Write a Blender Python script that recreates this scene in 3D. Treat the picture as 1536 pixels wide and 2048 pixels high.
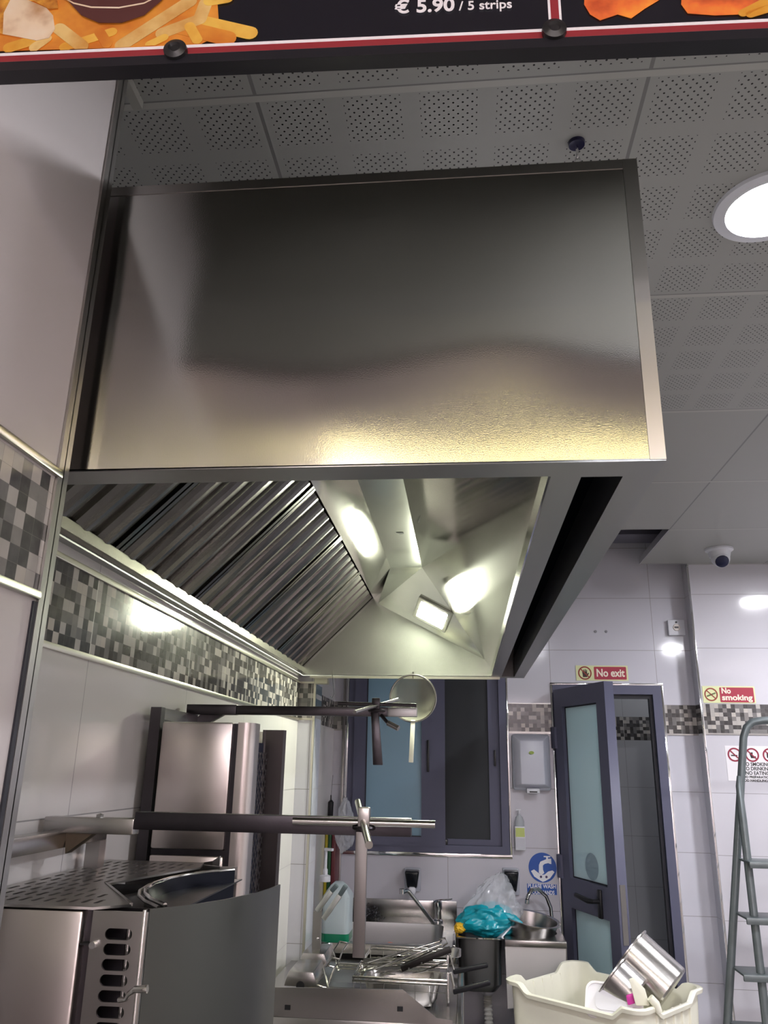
import bpy, bmesh, math, random
from mathutils import Vector, Matrix, noise
random.seed(4)
for o in list(bpy.data.objects): bpy.data.objects.remove(o)
S = bpy.context.scene; C = S.collection
PI = math.pi

# ------------------------------------------------------------------ camera
F = 1577.18; CA, CB, CC = -0.1029165, -0.312786, 0.0186999
EYE = Vector((0, 0, 1.56))
def _R():
    base = Matrix(((1, 0, 0), (0, 0, -1), (0, 1, 0)))
    c, s = math.cos, math.sin
    ya = Matrix(((c(CA), -s(CA), 0), (s(CA), c(CA), 0), (0, 0, 1)))
    p = Matrix(((1, 0, 0), (0, c(CB), -s(CB)), (0, s(CB), c(CB))))
    r = Matrix(((c(CC), -s(CC), 0), (s(CC), c(CC), 0), (0, 0, 1)))
    return r @ p @ base @ ya
RM = _R()
cd = bpy.data.cameras.new('camera'); cam = bpy.data.objects.new('camera', cd); C.objects.link(cam)
cd.sensor_fit = 'VERTICAL'; cd.sensor_height = 36; cd.lens = F / 2048 * 36; cd.clip_start = .02; cd.clip_end = 60
cr, cdn, cf = RM[0], RM[1], RM[2]
cam.matrix_world = Matrix(((cr[0], -cdn[0], -cf[0], EYE[0]), (cr[1], -cdn[1], -cf[1], EYE[1]), (cr[2], -cdn[2], -cf[2], EYE[2]), (0, 0, 0, 1)))
S.camera = cam

# ------------------------------------------------------------------ world, exposure, view
S.view_settings.view_transform = 'Standard'; S.view_settings.look = 'None'
S.view_settings.gamma = 1; S.view_settings.use_curve_mapping = False
S.view_settings.exposure = 0.0
W = bpy.data.worlds.new('world'); S.world = W; W.use_nodes = True
W.node_tree.nodes['Background'].inputs[0].default_value = (.5, .52, .6, 1)
W.node_tree.nodes['Background'].inputs[1].default_value = .12
# lamp strengths used by the builders below
DOWNLIGHT, HOODLAMP, HALLFILL, WARMSTRIP = 570, 450, 62, 32

# ------------------------------------------------------------------ helpers
def lin(h):
    v = [int(h[i:i + 2], 16) / 255 for i in (0, 2, 4)]
    return tuple((x / 12.92 if x <= .04045 else ((x + .055) / 1.055) ** 2.4) for x in v) + (1,)
def ray(px, py): return RM.transposed() @ Vector((px - 768, py - 1024, F))
def at(px, py, y=None, x=None, z=None):
    d = ray(px, py)
    t = (y - EYE.y) / d.y if y is not None else ((x - EYE.x) / d.x if x is not None else (z - EYE.z) / d.z)
    return EYE + d * t
def hit(px, py, a, n):
    d = ray(px, py); return EYE + d * ((a - EYE).dot(n) / d.dot(n))
class NT:
    def __init__(s, m):
        m.use_nodes = True; s.m = m; s.t = m.node_tree; s.b = s.t.nodes['Principled BSDF']
    def n(s, k, **kw):
        x = s.t.nodes.new(k)
        for a, v in kw.items(): setattr(x, a, v)
        return x
    def l(s, a, b): s.t.links.new(a, b)
    def math(s, op, a, b=0, c=None):
        x = s.n('ShaderNodeMath', operation=op)
        for i, v in enumerate((a, b, c)):
            if v is None: continue
            if isinstance(v, (int, float)): x.inputs[i].default_value = v
            else: s.l(v, x.inputs[i])
        return x.outputs[0]
    def mix(s, f, a, b):
        x = s.n('ShaderNodeMix', data_type='RGBA')
        for i, v in ((0, f), (6, a), (7, b)):
            if isinstance(v, (int, float)): x.inputs[i].default_value = v
            elif isinstance(v, tuple): x.inputs[i].default_value = v
            else: s.l(v, x.inputs[i])
        return x.outputs[2]
def mat(name, col, rough=.5, metal=0, em=0, emc=None, spec=.5, bump=0, bscale=200, var=0, vscale=12, stretch=None, trans=0, alpha=1, coat=0, wave=0, wscale=3):
    m = bpy.data.materials.new(name); q = NT(m); b = q.b
    c = lin(col) if isinstance(col, str) else tuple(col) + (1,) if len(col) == 3 else col
    b.inputs['Base Color'].default_value = c; b.inputs['Roughness'].default_value = rough; b.inputs['Metallic'].default_value = metal
    b.inputs['Specular IOR Level'].default_value = spec
    b.inputs['Transmission Weight'].default_value = trans; b.inputs['Alpha'].default_value = alpha
    b.inputs['Coat Weight'].default_value = coat
    if em: b.inputs['Emission Color'].default_value = emc or c; b.inputs['Emission Strength'].default_value = em
    if var or bump or wave:
        tc = q.n('ShaderNodeTexCoord'); mp = q.n('ShaderNodeMapping'); q.l(tc.outputs['Object'], mp.inputs[0])
        if stretch: mp.inputs['Scale'].default_value = stretch
    if var:
        ns = q.n('ShaderNodeTexNoise'); ns.inputs['Scale'].default_value = vscale; ns.inputs['Detail'].default_value = 5; q.l(mp.outputs[0], ns.inputs[0])
        f = q.math('MULTIPLY_ADD', ns.outputs[0], 2 * var, 1 - var)
        mm = q.n('ShaderNodeVectorMath', operation='SCALE'); mm.inputs[0].default_value = c[:3]; q.l(f, mm.inputs[3]); q.l(mm.outputs[0], b.inputs['Base Color'])
        r = q.math('MULTIPLY_ADD', ns.outputs[0], rough * .5, rough * .75); q.l(r, b.inputs['Roughness'])
    nrm = None
    if bump:
        nb = q.n('ShaderNodeTexNoise'); nb.inputs['Scale'].default_value = bscale; nb.inputs['Detail'].default_value = 3; q.l(mp.outputs[0], nb.inputs[0])
        bn = q.n('ShaderNodeBump'); bn.inputs['Strength'].default_value = bump; bn.inputs['Distance'].default_value = .0006; q.l(nb.outputs[0], bn.inputs['Height']); nrm = bn
    if wave:
        nw = q.n('ShaderNodeTexNoise'); nw.inputs['Scale'].default_value = wscale; nw.inputs['Detail'].default_value = 1; q.l(tc.outputs['Object'], nw.inputs[0])
        bw = q.n('ShaderNodeBump'); bw.inputs['Strength'].default_value = 1; bw.inputs['Distance'].default_value = wave; q.l(nw.outputs[0], bw.inputs['Height'])
        if nrm: q.l(nrm.outputs[0], bw.inputs['Normal'])
        nrm = bw
    if nrm: q.l(nrm.outputs[0], b.inputs['Normal'])
    return m
def me_obj(name, me, m, parent=None, smooth=False):
    if smooth:
        for p in me.polygons: p.use_smooth = True
    o = bpy.data.objects.new(name, me); C.objects.link(o)
    if m: me.materials.append(m)
    if parent:
        o.parent = parent; o.matrix_parent_inverse = Matrix.Translation(-parent.location)
    return o
class MB:
    def __init__(s): s.bm = bmesh.new()
    def quadbox(s, p):      # 8 corners: bottom 4, top 4
        v = [s.bm.verts.new(q) for q in p]
        for f in ((3, 2, 1, 0), (4, 5, 6, 7), (0, 1, 5, 4), (1, 2, 6, 5), (2, 3, 7, 6), (3, 0, 4, 7)): s.bm.faces.new([v[i] for i in f])
        return s
    def box(s, a, b):
        x0, y0, z0 = (min(a[i], b[i]) for i in range(3)); x1, y1, z1 = (max(a[i], b[i]) for i in range(3))
        return s.quadbox([(x0, y0, z0), (x1, y0, z0), (x1, y1, z0), (x0, y1, z0), (x0, y0, z1), (x1, y0, z1), (x1, y1, z1), (x0, y1, z1)])
    def obox(s, c, ax, ay, az):   # centre and half axes
        c, ax, ay, az = map(Vector, (c, ax, ay, az))
        return s.quadbox([c - ax - ay - az, c + ax - ay - az, c + ax + ay - az, c - ax + ay - az, c - ax - ay + az, c + ax - ay + az, c + ax + ay + az, c - ax + ay + az])
    def bar(s, a, b, w, h, up=(0, 0, 1)):   # rectangular bar between a and b
        a, b = Vector(a), Vector(b); d = (b - a).normalized(); u = Vector(up)
        if abs(u.dot(d)) > .95: u = Vector((0, 1, 0))
        sd = d.cross(u).normalized(); u = sd.cross(d).normalized()
        return s.obox((a + b) / 2, (b - a) / 2, sd * (w / 2), u * (h / 2))
    def tube(s, pts, r, n=12, closed=False):
        pts = [Vector(p) for p in pts]; N = len(pts); rings = []; prev = None
        for i, p in enumerate(pts):
            if closed: d = (pts[(i + 1) % N] - pts[i - 1]).normalized()
            else: d = (pts[min(i + 1, N - 1)] - pts[max(i - 1, 0)]).normalized()
            if prev is None:
                u = Vector((0, 0, 1)) if abs(d.z) < .9 else Vector((1, 0, 0)); u = (u - d * u.dot(d)).normalized()
            else:
                u = (prev - d * prev.dot(d)).normalized()
            prev = u; w = d.cross(u); rr = r[i] if isinstance(r, (list, tuple)) else r
            rings.append([s.bm.verts.new(p + (u * math.cos(2 * PI * k / n) + w * math.sin(2 * PI * k / n)) * rr) for k in range(n)])
        for i in range(N if closed else N - 1):
            A, B = rings[i], rings[(i + 1) % N]
            for k in range(n): s.bm.faces.new((A[k], A[(k + 1) % n], B[(k + 1) % n], B[k]))
        if not closed:
            s.bm.faces.new(rings[0][::-1]); s.bm.faces.new(rings[-1])
        return s
    def lathe(s, c, prof, n=32, axis=(0, 0, 1), xs=1, ys=1, close=False):   # prof: (r, h)
        c = Vector(c); a = Vector(axis).normalized(); u = Vector((1, 0, 0)) if abs(a.x) < .9 else Vector((0, 1, 0)); u = (u - a * u.dot(a)).normalized(); w = a.cross(u)
        rings = []
        for r, h in prof:
            if r < 1e-6: rings.append([s.bm.verts.new(c + a * h)])
            else: rings.append([s.bm.verts.new(c + a * h + (u * math.cos(2 * PI * k / n) * xs + w * math.sin(2 * PI * k / n) * ys) * r) for k in range(n)])
        for A, B in zip(rings, rings[1:] + ([rings[0]] if close else [])):
            for k in range(n):
                k2 = (k + 1) % n
                if len(A) == 1 and len(B) == 1: continue
                if len(A) == 1: s.bm.faces.new((A[0], B[k2], B[k]))
                elif len(B) == 1: s.bm.faces.new((A[k], A[k2], B[0]))
                else: s.bm.faces.new((A[k], A[k2], B[k2], B[k]))
        return s
    def prism(s, pts, vec):   # polygon extruded by a vector
        vec = Vector(vec); a = [s.bm.verts.new(p) for p in pts]; b = [s.bm.verts.new(Vector(p) + vec) for p in pts]; n = len(pts)
        s.bm.faces.new(a[::-1]); s.bm.faces.new(b)
        for k in range(n): s.bm.faces.new((a[k], a[(k + 1) % n], b[(k + 1) % n], b[k]))
        return s
    def sheet(s, top, bot, th):    # thin wall following two polylines
        top = [Vector(p) for p in top]; bot = [Vector(p) for p in bot]; n = len(top); off = []
        for i in range(n):
            d = top[min(i + 1, n - 1)] - top[max(i - 1, 0)]; e = bot[i] - top[i]; off.append(d.cross(e).normalized() * th)
        g = [[s.bm.verts.new(p) for p in L] for L in (top, bot, [p + o for p, o in zip(bot, off)], [p + o for p, o in zip(top, off)])]
        for i in range(n - 1):
            for a in range(4): A, B = g[a], g[(a + 1) % 4]; s.bm.faces.new((A[i], B[i], B[i + 1], A[i + 1]))
        for i in (0, n - 1): s.bm.faces.new([g[a][i] for a in range(4)][::(1 if i == 0 else -1)])
        return s
    def build(s, name, m, parent=None, smooth=False, bevel=0, seg=2, angle=.6):
        bmesh.ops.recalc_face_normals(s.bm, faces=s.bm.faces)
        if bevel:
            es = [e for e in s.bm.edges if len(e.link_faces) == 2 and e.calc_face_angle(0) > angle]
            bmesh.ops.bevel(s.bm, geom=es, offset=bevel, segments=seg, affect='EDGES', profile=.5, clamp_overlap=True)
        me = bpy.data.meshes.new(name); s.bm.to_mesh(me); s.bm.free()
        o = me_obj(name, me, m, parent, smooth or bool(bevel))
        if smooth or bevel: 
            try: me.set_sharp_from_angle(angle=.7)
            except Exception: pass
        return o
def plate_mesh(outer, holes, th, M):
    cu = bpy.data.curves.new('tmp', 'CURVE'); cu.dimensions = '2D'; cu.fill_mode = 'BOTH'; cu.extrude = th / 2
    for loop in [outer] + holes:
        sp = cu.splines.new('POLY'); sp.points.add(len(loop) - 1)
        for i, p in enumerate(loop): sp.points[i].co = (p[0], p[1], 0, 1)
        sp.use_cyclic_u = True
    t = bpy.data.objects.new('tmp', cu); me = bpy.data.meshes.new_from_object(t); bpy.data.objects.remove(t)
    me.transform(M); return me
def plate(name, outer, holes, th, M, m, parent=None): return me_obj(name, plate_mesh(outer, holes, th, M), m, parent)
def FY(y): return Matrix(((1, 0, 0, 0), (0, 0, -1, y), (0, 1, 0, 0), (0, 0, 0, 1)))      # faces -Y, local (X, Z)
def FX(x): return Matrix(((0, 0, 1, x), (1, 0, 0, 0), (0, 1, 0, 0), (0, 0, 0, 1)))       # faces +X, local (Y, Z)
def FZ(z): return Matrix(((1, 0, 0, 0), (0, 1, 0, 0), (0, 0, 1, z), (0, 0, 0, 1)))
def rect(x0, y0, x1, y1): return [(x0, y0), (x1, y0), (x1, y1), (x0, y1)]
def rrect(x0, y0, x1, y1, r, n=5):
    o = []
    for cx, cy, a in ((x1 - r, y0 + r, -PI / 2), (x1 - r, y1 - r, 0), (x0 + r, y1 - r, PI / 2), (x0 + r, y0 + r, PI)):
        for k in range(n + 1): t = a + PI / 2 * k / n; o.append((cx + r * math.cos(t), cy + r * math.sin(t)))
    return o
def circ(cx, cy, r, n=32, ys=1): return [(cx + r * math.cos(2 * PI * k / n), cy + ys * r * math.sin(2 * PI * k / n)) for k in range(n)]
def capsule(ax, ay, bx, by, r, n=8, r2=None):
    r2 = r2 or r; a = math.atan2(by - ay, bx - ax)
    return [(bx + r2 * math.cos(a - PI / 2 + PI * k / n), by + r2 * math.sin(a - PI / 2 + PI * k / n)) for k in range(n + 1)] + [(ax + r * math.cos(a + PI / 2 + PI * k / n), ay + r * math.sin(a + PI / 2 + PI * k / n)) for k in range(n + 1)]
def text(name, body, x, y, size, M, m, parent, align='LEFT', bold=0, th=.0004, sx=1, w=None):
    cu = bpy.data.curves.new('tmp', 'FONT'); cu.body = body; cu.size = size; cu.align_x = align; cu.offset = bold; cu.extrude = th / 2; cu.resolution_u = 4
    t = bpy.data.objects.new('tmp', cu); me = bpy.data.meshes.new_from_object(t); bpy.data.objects.remove(t)
    xs_ = [v.co.x for v in me.vertices]
    if w: sx = w / (max(xs_) - min(xs_))
    me.transform(M @ Matrix.Translation((x, y, 0)) @ Matrix.Diagonal((sx, 1, 1, 1))); return me_obj(name, me, m, parent)
def arc(c, r, a0, a1, u, w, n=12):
    c, u, w = Vector(c), Vector(u), Vector(w)
    return [c + (u * math.cos(a0 + (a1 - a0) * k / n) + w * math.sin(a0 + (a1 - a0) * k / n)) * r for k in range(n + 1)]
def tag(o, label, cat, group=None, kind=None):
    if label is None: label = cat = ''
    o['label'] = label; o['category'] = cat
    if group: o['group'] = group
    if kind: o['kind'] = kind
    return o
def thing(name, loc, label, cat, group=None):
    o = bpy.data.objects.new(name, None); o.empty_display_size = .05; C.objects.link(o); o.location = loc; return tag(o, label, cat, group)
def st(o, label=None):
    o['kind'] = 'structure'
    if label: o['label'] = label
    return o

# ------------------------------------------------------------------ materials
steel = mat('brushed_steel', (.40, .385, .375), .26, 1)
steel_v = mat('brushed_steel_upright', (.40, .385, .37), .30, 1)
rimsteel = mat('rim_steel', (.38, .38, .38), .36, 1)
gyrosteel = mat('grill_body_steel', (.58, .53, .51), .3, 1)
rodsteel = mat('rod_handle_steel', (.42, .41, .40), .2, 1)
shieldm = mat('shield_steel', (.115, .12, .113), .3, 1)
hoodfront = mat('hood_front_steel', (.48, .47, .455), .135, 1, bump=.1, bscale=600, wave=.018, wscale=2.6)
innersteel = mat('satin_steel_inside', (.56, .57, .53), .2, .9, bump=.08, bscale=300, var=.04, vscale=5)
polished = mat('polished_steel', (.60, .59, .56), .08, .97)
chrome = mat('chrome', (.75, .75, .76), .07, 1)
greasy = mat('greasy_filter_steel', (.21, .20, .19), .22, 1, bump=.3, bscale=180, var=.25, vscale=20)
darksteel = mat('dark_tube_steel', (.065, .06, .065), .32, 1, bump=.2, bscale=200, var=.2)
smoked = mat('smoked_steel', (.06, .055, .062), .35, 1, var=.3, vscale=15, bump=.2)
burnt = mat('heat_stained_steel', (.20, .16, .12), .45, 1, var=.5, vscale=25)
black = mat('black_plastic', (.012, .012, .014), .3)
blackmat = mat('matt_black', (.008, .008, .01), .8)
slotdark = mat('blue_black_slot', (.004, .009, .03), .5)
alu = mat('grey_blue_aluminium', '5f6074', .5, 0, spec=.3)
alu_dark = mat('dark_gasket', '23252f', .5)
white_pl = mat('white_plastic', 'dcdde4', .3)
grey_pl = mat('pale_grey_plastic', 'b9bdc9', .35)
cream = mat('cream_plastic', 'e8e6d6', .42, var=.08, vscale=9)
frost = mat('frosted_window_glass', '86a7ba', .25, spec=.5)  # bluish light from behind the pane is put into its base colour
frost2 = mat('frosted_door_glass', 'd6e8ec', .16, spec=.6)
_q = NT(frost2); _t = _q.n('ShaderNodeBsdfTranslucent'); _t.inputs[0].default_value = lin('dcf2f6'); _m = _q.n('ShaderNodeMixShader'); _m.inputs[0].default_value = .4
_q.l(_q.b.outputs[0], _m.inputs[1]); _q.l(_t.outputs[0], _m.inputs[2]); _q.l(_m.outputs[0], _q.t.nodes['Material Output'].inputs[0])
screenm = mat('insect_screen', '33363a', .7, bump=.4, bscale=900)
ladderm = mat('grey_hammered_paint', '6a7274', .35, .4, var=.15, vscale=30)
greyp = mat('dark_grey_panel', '5b5e68', .5)
def glassy(name, col, a=.35, rough=.15):
    m = bpy.data.materials.new(name); q = NT(m); q.b.inputs['Base Color'].default_value = lin(col); q.b.inputs['Roughness'].default_value = rough
    tr = q.n('ShaderNodeBsdfTransparent'); mx = q.n('ShaderNodeMixShader'); mx.inputs[0].default_value = a
    q.l(tr.outputs[0], mx.inputs[1]); q.l(q.b.outputs[0], mx.inputs[2]); q.l(mx.outputs[0], q.t.nodes['Material Output'].inputs[0]); return m
clearbag = glassy('clear_film', 'dfe2ea', .33, .1); clearpl = glassy('clear_bottle', 'd0d6da', .45, .1); jugpl = glassy('milky_jug', 'cfdde2', .72, .3)
TH = .2637
def tilemat(name, axis, off, base='cfcccb', mosaic=True, rows=(1.738, 1.871), rough=.09, seams=True):
    m = bpy.data.materials.new(name); q = NT(m); g = q.n('ShaderNodeNewGeometry'); sp = q.n('ShaderNodeSeparateXYZ'); q.l(g.outputs['Position'], sp.inputs[0])
    u = sp.outputs[0 if axis == 'x' else 1]; z = sp.outputs[2]
    def line(v, pitch, o, w):
        f = q.math('FRACT', q.math('DIVIDE', q.math('SUBTRACT', v, o - w / 2), pitch)); return q.math('LESS_THAN', f, w / pitch)
    ju = line(u, .515, off, .0022)
    above = q.math('GREATER_THAN', z, (rows[0] + rows[1]) / 2)
    jz = q.math('ADD', q.math('MULTIPLY', line(z, TH, rows[1], .0022), above), q.math('MULTIPLY', line(z, TH, rows[0], .0022), q.math('SUBTRACT', 1, above)))
    j = q.math('MAXIMUM', ju, jz)
    inb = q.math('MULTIPLY', q.math('GREATER_THAN', z, rows[0]), q.math('LESS_THAN', z, rows[1])) if mosaic else None
    if not seams: j = q.math('MULTIPLY', j, 0)
    col = q.mix(j, lin(base), lin('8d8b8c'))
    if mosaic:
        s = .019; cu_ = q.math('FLOOR', q.math('DIVIDE', q.math('SUBTRACT', u, off), s)); cz = q.math('FLOOR', q.math('DIVIDE', q.math('SUBTRACT', z, rows[0]), s))
        cb = q.n('ShaderNodeCombineXYZ'); q.l(cu_, cb.inputs[0]); q.l(cz, cb.inputs[1]); wn = q.n('ShaderNodeTexWhiteNoise', noise_dimensions='3D'); q.l(cb.outputs[0], wn.inputs[0])
        rp = q.n('ShaderNodeValToRGB'); rp.color_ramp.interpolation = 'CONSTANT'; e = rp.color_ramp.elements
        cols = ['1e1e20', '2b2b2e', '6d6b6b', '3a393c', 'b7b2ad', '7f7b79', 'c3bcb4']; e[0].color = lin(cols[0]); e[1].position = .22; e[1].color = lin(cols[1])
        for p_, c_ in zip((.36, .5, .6, .76, .86), cols[2:]): k = e.new(p_); k.color = lin(c_)
        q.l(wn.outputs[0], rp.inputs[0])
        ns = q.n('ShaderNodeTexNoise'); ns.inputs['Scale'].default_value = 60; ns.inputs['Detail'].default_value = 4; q.l(g.outputs['Position'], ns.inputs[0])
        mo = q.mix(.16, rp.outputs[0], q.mix(ns.outputs[0], lin('1e1e20'), lin('cfc9c4')))
        gl = q.math('MAXIMUM', line(u, s, off, .0007), line(z, s, rows[0], .0007)); mo = q.mix(q.math('MULTIPLY', gl, .5), mo, lin('77736f'))
        mo = q.mix(ju, mo, lin('d0cfc8')); col = q.mix(inb, col, mo)
    q.l(col, q.b.inputs['Base Color']); q.l(q.math('MULTIPLY_ADD', j, .5, rough), q.b.inputs['Roughness'])
    nw = q.n('ShaderNodeTexNoise'); nw.inputs['Scale'].default_value = 5; q.l(g.outputs['Position'], nw.inputs[0]); bw = q.n('ShaderNodeBump'); bw.inputs['Distance'].default_value = .0012; bw.inputs['Strength'].default_value = .6
    q.l(nw.outputs[0], bw.inputs['Height']); q.l(bw.outputs[0], q.b.inputs['Normal'])
    return m
tile_l = tilemat('wall_tiles_left', 'y', 1.33); tile_b = tilemat('wall_tiles_back', 'x', .43, base='cbcad3'); tile_r = tilemat('wall_tiles_right', 'x', 1.118, base='cbc9d0')
tile_n = tilemat('wall_tiles_near', 'y', .35, base='cdc6c5', rough=.22, seams=False); tile_d = tilemat('wall_tiles_beyond', 'x', .43, base='b9babd')
def ceilmat():
    m = bpy.data.materials.new('perforated_ceiling'); q = NT(m); g = q.n('ShaderNodeNewGeometry'); sp = q.n('ShaderNodeSeparateXYZ'); q.l(g.outputs['Position'], sp.inputs[0])
    X0, Y0, T = -.311, .943, .5985
    def loc(v, o): return q.math('MULTIPLY', q.math('FRACT', q.math('DIVIDE', q.math('SUBTRACT', v, o), T)), T)
    u, v = loc(sp.outputs[0], X0), loc(sp.outputs[1], Y0)
    def gap(v): return q.math('MAXIMUM', q.math('LESS_THAN', v, .003), q.math('GREATER_THAN', v, T - .003))
    seam = q.math('MAXIMUM', gap(u), gap(v)); lip = q.math('LESS_THAN', v, .012)
    gp = T / 5
    gu, gv = q.math('MODULO', u, gp), q.math('MODULO', v, gp)
    def band(x): return q.math('MULTIPLY', q.math('GREATER_THAN', x, .015), q.math('LESS_THAN', x, gp - .015))
    reg = q.math('MULTIPLY', band(gu), band(gv)); p = .0149
    def dots(o):
        a = q.math('SUBTRACT', q.math('FRACT', q.math('ADD', q.math('DIVIDE', gu, p), o)), .5); b = q.math('SUBTRACT', q.math('FRACT', q.math('ADD', q.math('DIVIDE', gv, p), o)), .5)
        return q.math('LESS_THAN', q.math('ADD', q.math('MULTIPLY', a, a), q.math('MULTIPLY', b, b)), .0125)
    d = q.math('MAXIMUM', dots(0), dots(.5)); d = q.math('MULTIPLY', d, reg); d = q.math('MULTIPLY', d, q.math('LESS_THAN', sp.outputs[1], Y0 + 2 * T))
    c = q.mix(seam, lin('a2a29e'), lin('7c7c7a')); c = q.mix(lip, c, lin('b2b2ac')); c = q.mix(d, c, lin('141414'))
    q.l(c, q.b.inputs['Base Color']); q.b.inputs['Roughness'].default_value = .45
    return m
ceilm = ceilmat()
plain = mat('hall_paint', 'c9c2c4', .6); darkpaint = mat('dark_paint', '26262a', .7); floorm = mat('floor_tiles_grey', '6f6c68', .35, var=.15)
trimgold = mat('satin_trim', (.62, .60, .52), .28, 1)

# ------------------------------------------------------------------ room shell
ZC = 2.55; XL = -.65; YB = 4.05; YR = 3.96; XC = 1.116
st(MB().box((-1.6, -4.2, -.1), (3, 5.2, 0)).build('floor', floorm))
st(MB().box((XL - .12, .83, 0), (XL, YB + .1, 3)).build('wall_left', tile_l))
st(MB().box((XL - .05, -1.2, 0), (-.468, .828, 3)).build('wall_near_left', tile_n))
st(MB().box((XL, 3.15, 0), (-.585, 3.30, 3)).build('wall_pillar', tile_b))
# back wall with window and door openings
WX0, WX1, WZ0, WZ1 = -.575, .205, 1.18, 2.12
DX0, DX1, DZ = .437, .957, 1.962
b = MB()
b.box((XL, YB, 0), (DX0, YB + .12, WZ0)); b.box((XL, YB, WZ0), (WX0, YB + .12, WZ1)); b.box((WX1, YB, WZ0), (DX0, YB + .12, WZ1)); b.box((XL, YB, WZ1), (DX0, YB + .12, 3))
b.box((DX0, YB, DZ), (DX1, YB + .12, 3)); b.box((DX1, YB, 0), (XC + .05, YB + .12, 3))
st(b.build('wall_back', tile_b))
st(MB().box((XC, YR, 0), (3, YR + .1, 3)).build('wall_back_right', tile_r))
st(MB().box((2.45, -4.2, 0), (2.6, YR, 3)).build('wall_right', tilemat('wall_tiles_side', 'y', .2)))
st(MB().box((DX0 - .9, 4.98, 0), (2.2, 5.05, 2.8)).build('wall_beyond_door', tile_d))
st(MB().box((DX0 - .9, YB + .12, 2.5), (2.2, 5.05, 2.6)).build('ceiling_beyond_door', plain))
# kitchen ceiling with one tile missing at the back
X0, Y0, T = -.311, .943, .5985
b = MB(); hx0, hx1, hy0 = X0 + T, X0 + 2 * T, Y0 + 4 * T
b.box((XL, .66, ZC), (3, hy0, ZC + .015)); b.box((XL, hy0, ZC), (hx0, 3.94, ZC + .015)); b.box((hx1, hy0, ZC), (3, 3.94, ZC + .015)); b.box((XC, 3.94, ZC), (3, YR, ZC + .015))
st(b.build('ceiling', ceilm))
b = MB(); b.box((hx1 - .004, hy0, ZC - .002), (hx1, 3.94, ZC + .03)); b.box((hx1, 3.936, ZC - .002), (XC, 3.94, ZC + .016)); b.box((hx0, hy0 - .003, ZC), (hx1, hy0, ZC + .025))
st(b.build('trim_1', mat('ceiling_angle', 'bcbcc0', .3, .6)))
st(MB().box((-1, -4.2, 3), (3, 5.1, 3.1)).build('ceiling_slab', darkpaint))
b = MB(); 
for k in range(4): b.box((hx0 - .1, hy0 + .1 + .14 * k, 2.64 + .02 * (k % 2)), (hx1 + .1, hy0 + .19 + .14 * k, 2.70))
st(b.build('trim_2', mat('duct_grey', '62606e', .5)))
st(MB().box((-.468, .66, ZC), (3, .72, 3)).build('wall_bulkhead', plain))
# the customer hall behind the camera
st(MB().box((-4, -4.3, 0), (3, -4.2, 3.1)).build('wall_front', plain))
st(MB().box((-4, -4.3, 2.9), (3, .66, 2.95)).build('ceiling_hall', mat('hall_ceiling', 'a8a2a4', .7)))
st(MB().box((-4.1, -4.3, 0), (-4, -1.2, 3)).build('wall_hall_left', plain))
st(MB().box((-4.1, -1.25, 0), (XL - .04, -1.2, 3)).build('wall_hall_side', plain))
for i, (x, y) in enumerate(((-.4, -2.9), (1.5, -2.9), (-1.9, -2.9), (.6, -3.7))):  # unseen panels added to light the hall and the near wall
    p = thing('hall_fill_light', (x, y, 2.9), 'added unseen ceiling panel lighting the customer hall', 'light', 'added unseen panels lighting the customer hall')
    MB().box((x - .3, y - .3, 2.885), (x + .3, y + .3, 2.9)).build('frame', white_pl, p)
    MB().box((x - .28, y - .28, 2.883), (x + .28, y + .28, 2.886)).build('diffuser', mat('hall_fill_glow', (1, .93, .95), .5, em=HALLFILL, emc=(1, .90, .93, 1)), p)
p = thing('light_strip', (.2, -1.62, 2.9), 'warm linear lamp on the customer hall ceiling', 'light')
MB().box((-1.2, -1.66, 2.86), (1.8, -1.60, 2.9)).build('housing', white_pl, p)
MB().box((-1.19, -1.655, 2.857), (1.79, -1.605, 2.861)).build('diffuser', mat('warm_glow', (1, .85, .4), .5, em=WARMSTRIP, emc=(1, .86, .38, 1)), p)

# trims (metal tile profiles)
b = MB(); b.box((-.4675, -.8, 1.873), (-.4615, .822, 1.883)); b.box((-.4675, -.8, 1.728), (-.4615, .815, 1.738)); st(b.build('trim_3', trimgold, bevel=.002))
b = MB(); b.box((-.475, .826, 0), (-.4645, .838, 2.55)); b.box((-.4675, .815, 0), (-.4645, .828, 2.55)); st(b.build('trim_4', steel_v))
b = MB(); b.box((-.4680, .808, 0), (-.4655, .816, 1.726)); st(b.build('trim_5', alu_dark))
b = MB(); b.box((XL, .84, 1.871), (XL + .005, 3.15, 1.882)); b.box((XL, .84, 1.727), (XL + .005, 3.15, 1.738)); st(b.build('trim_6', trimgold, bevel=.0015))
b = MB(); b.box((-.592, 3.146, 0), (-.583, 3.155, 3)); b.box((XL, 3.146, 1.871), (-.59, 3.15, 1.878)); b.box((XL, 3.146, 1.730), (-.59, 3.15, 1.738)); st(b.build('trim_7', trimgold))
b = MB(); b.box((WX1 + .005, YB - .004, 1.728), (DX0, YB, 1.738)); b.box((WX1 + .005, YB - .004, 1.869), (DX0, YB, 1.874)); b.box((DX1, YB - .004, 1.730), (XC, YB, 1.737)); b.box((XC, YR - .004, 1.732), (3, YR, 1.739)); b.box((XL, YB - .004, 1.730), (WX0, YB, 1.737))
st(b.build('trim_8', steel_v))
st(MB().box((XC - .004, YR - .005, 0), (XC + .007, YR + .006, ZC)).build('trim_9', chrome, bevel=.002))
b = MB(); w = .012
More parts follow.
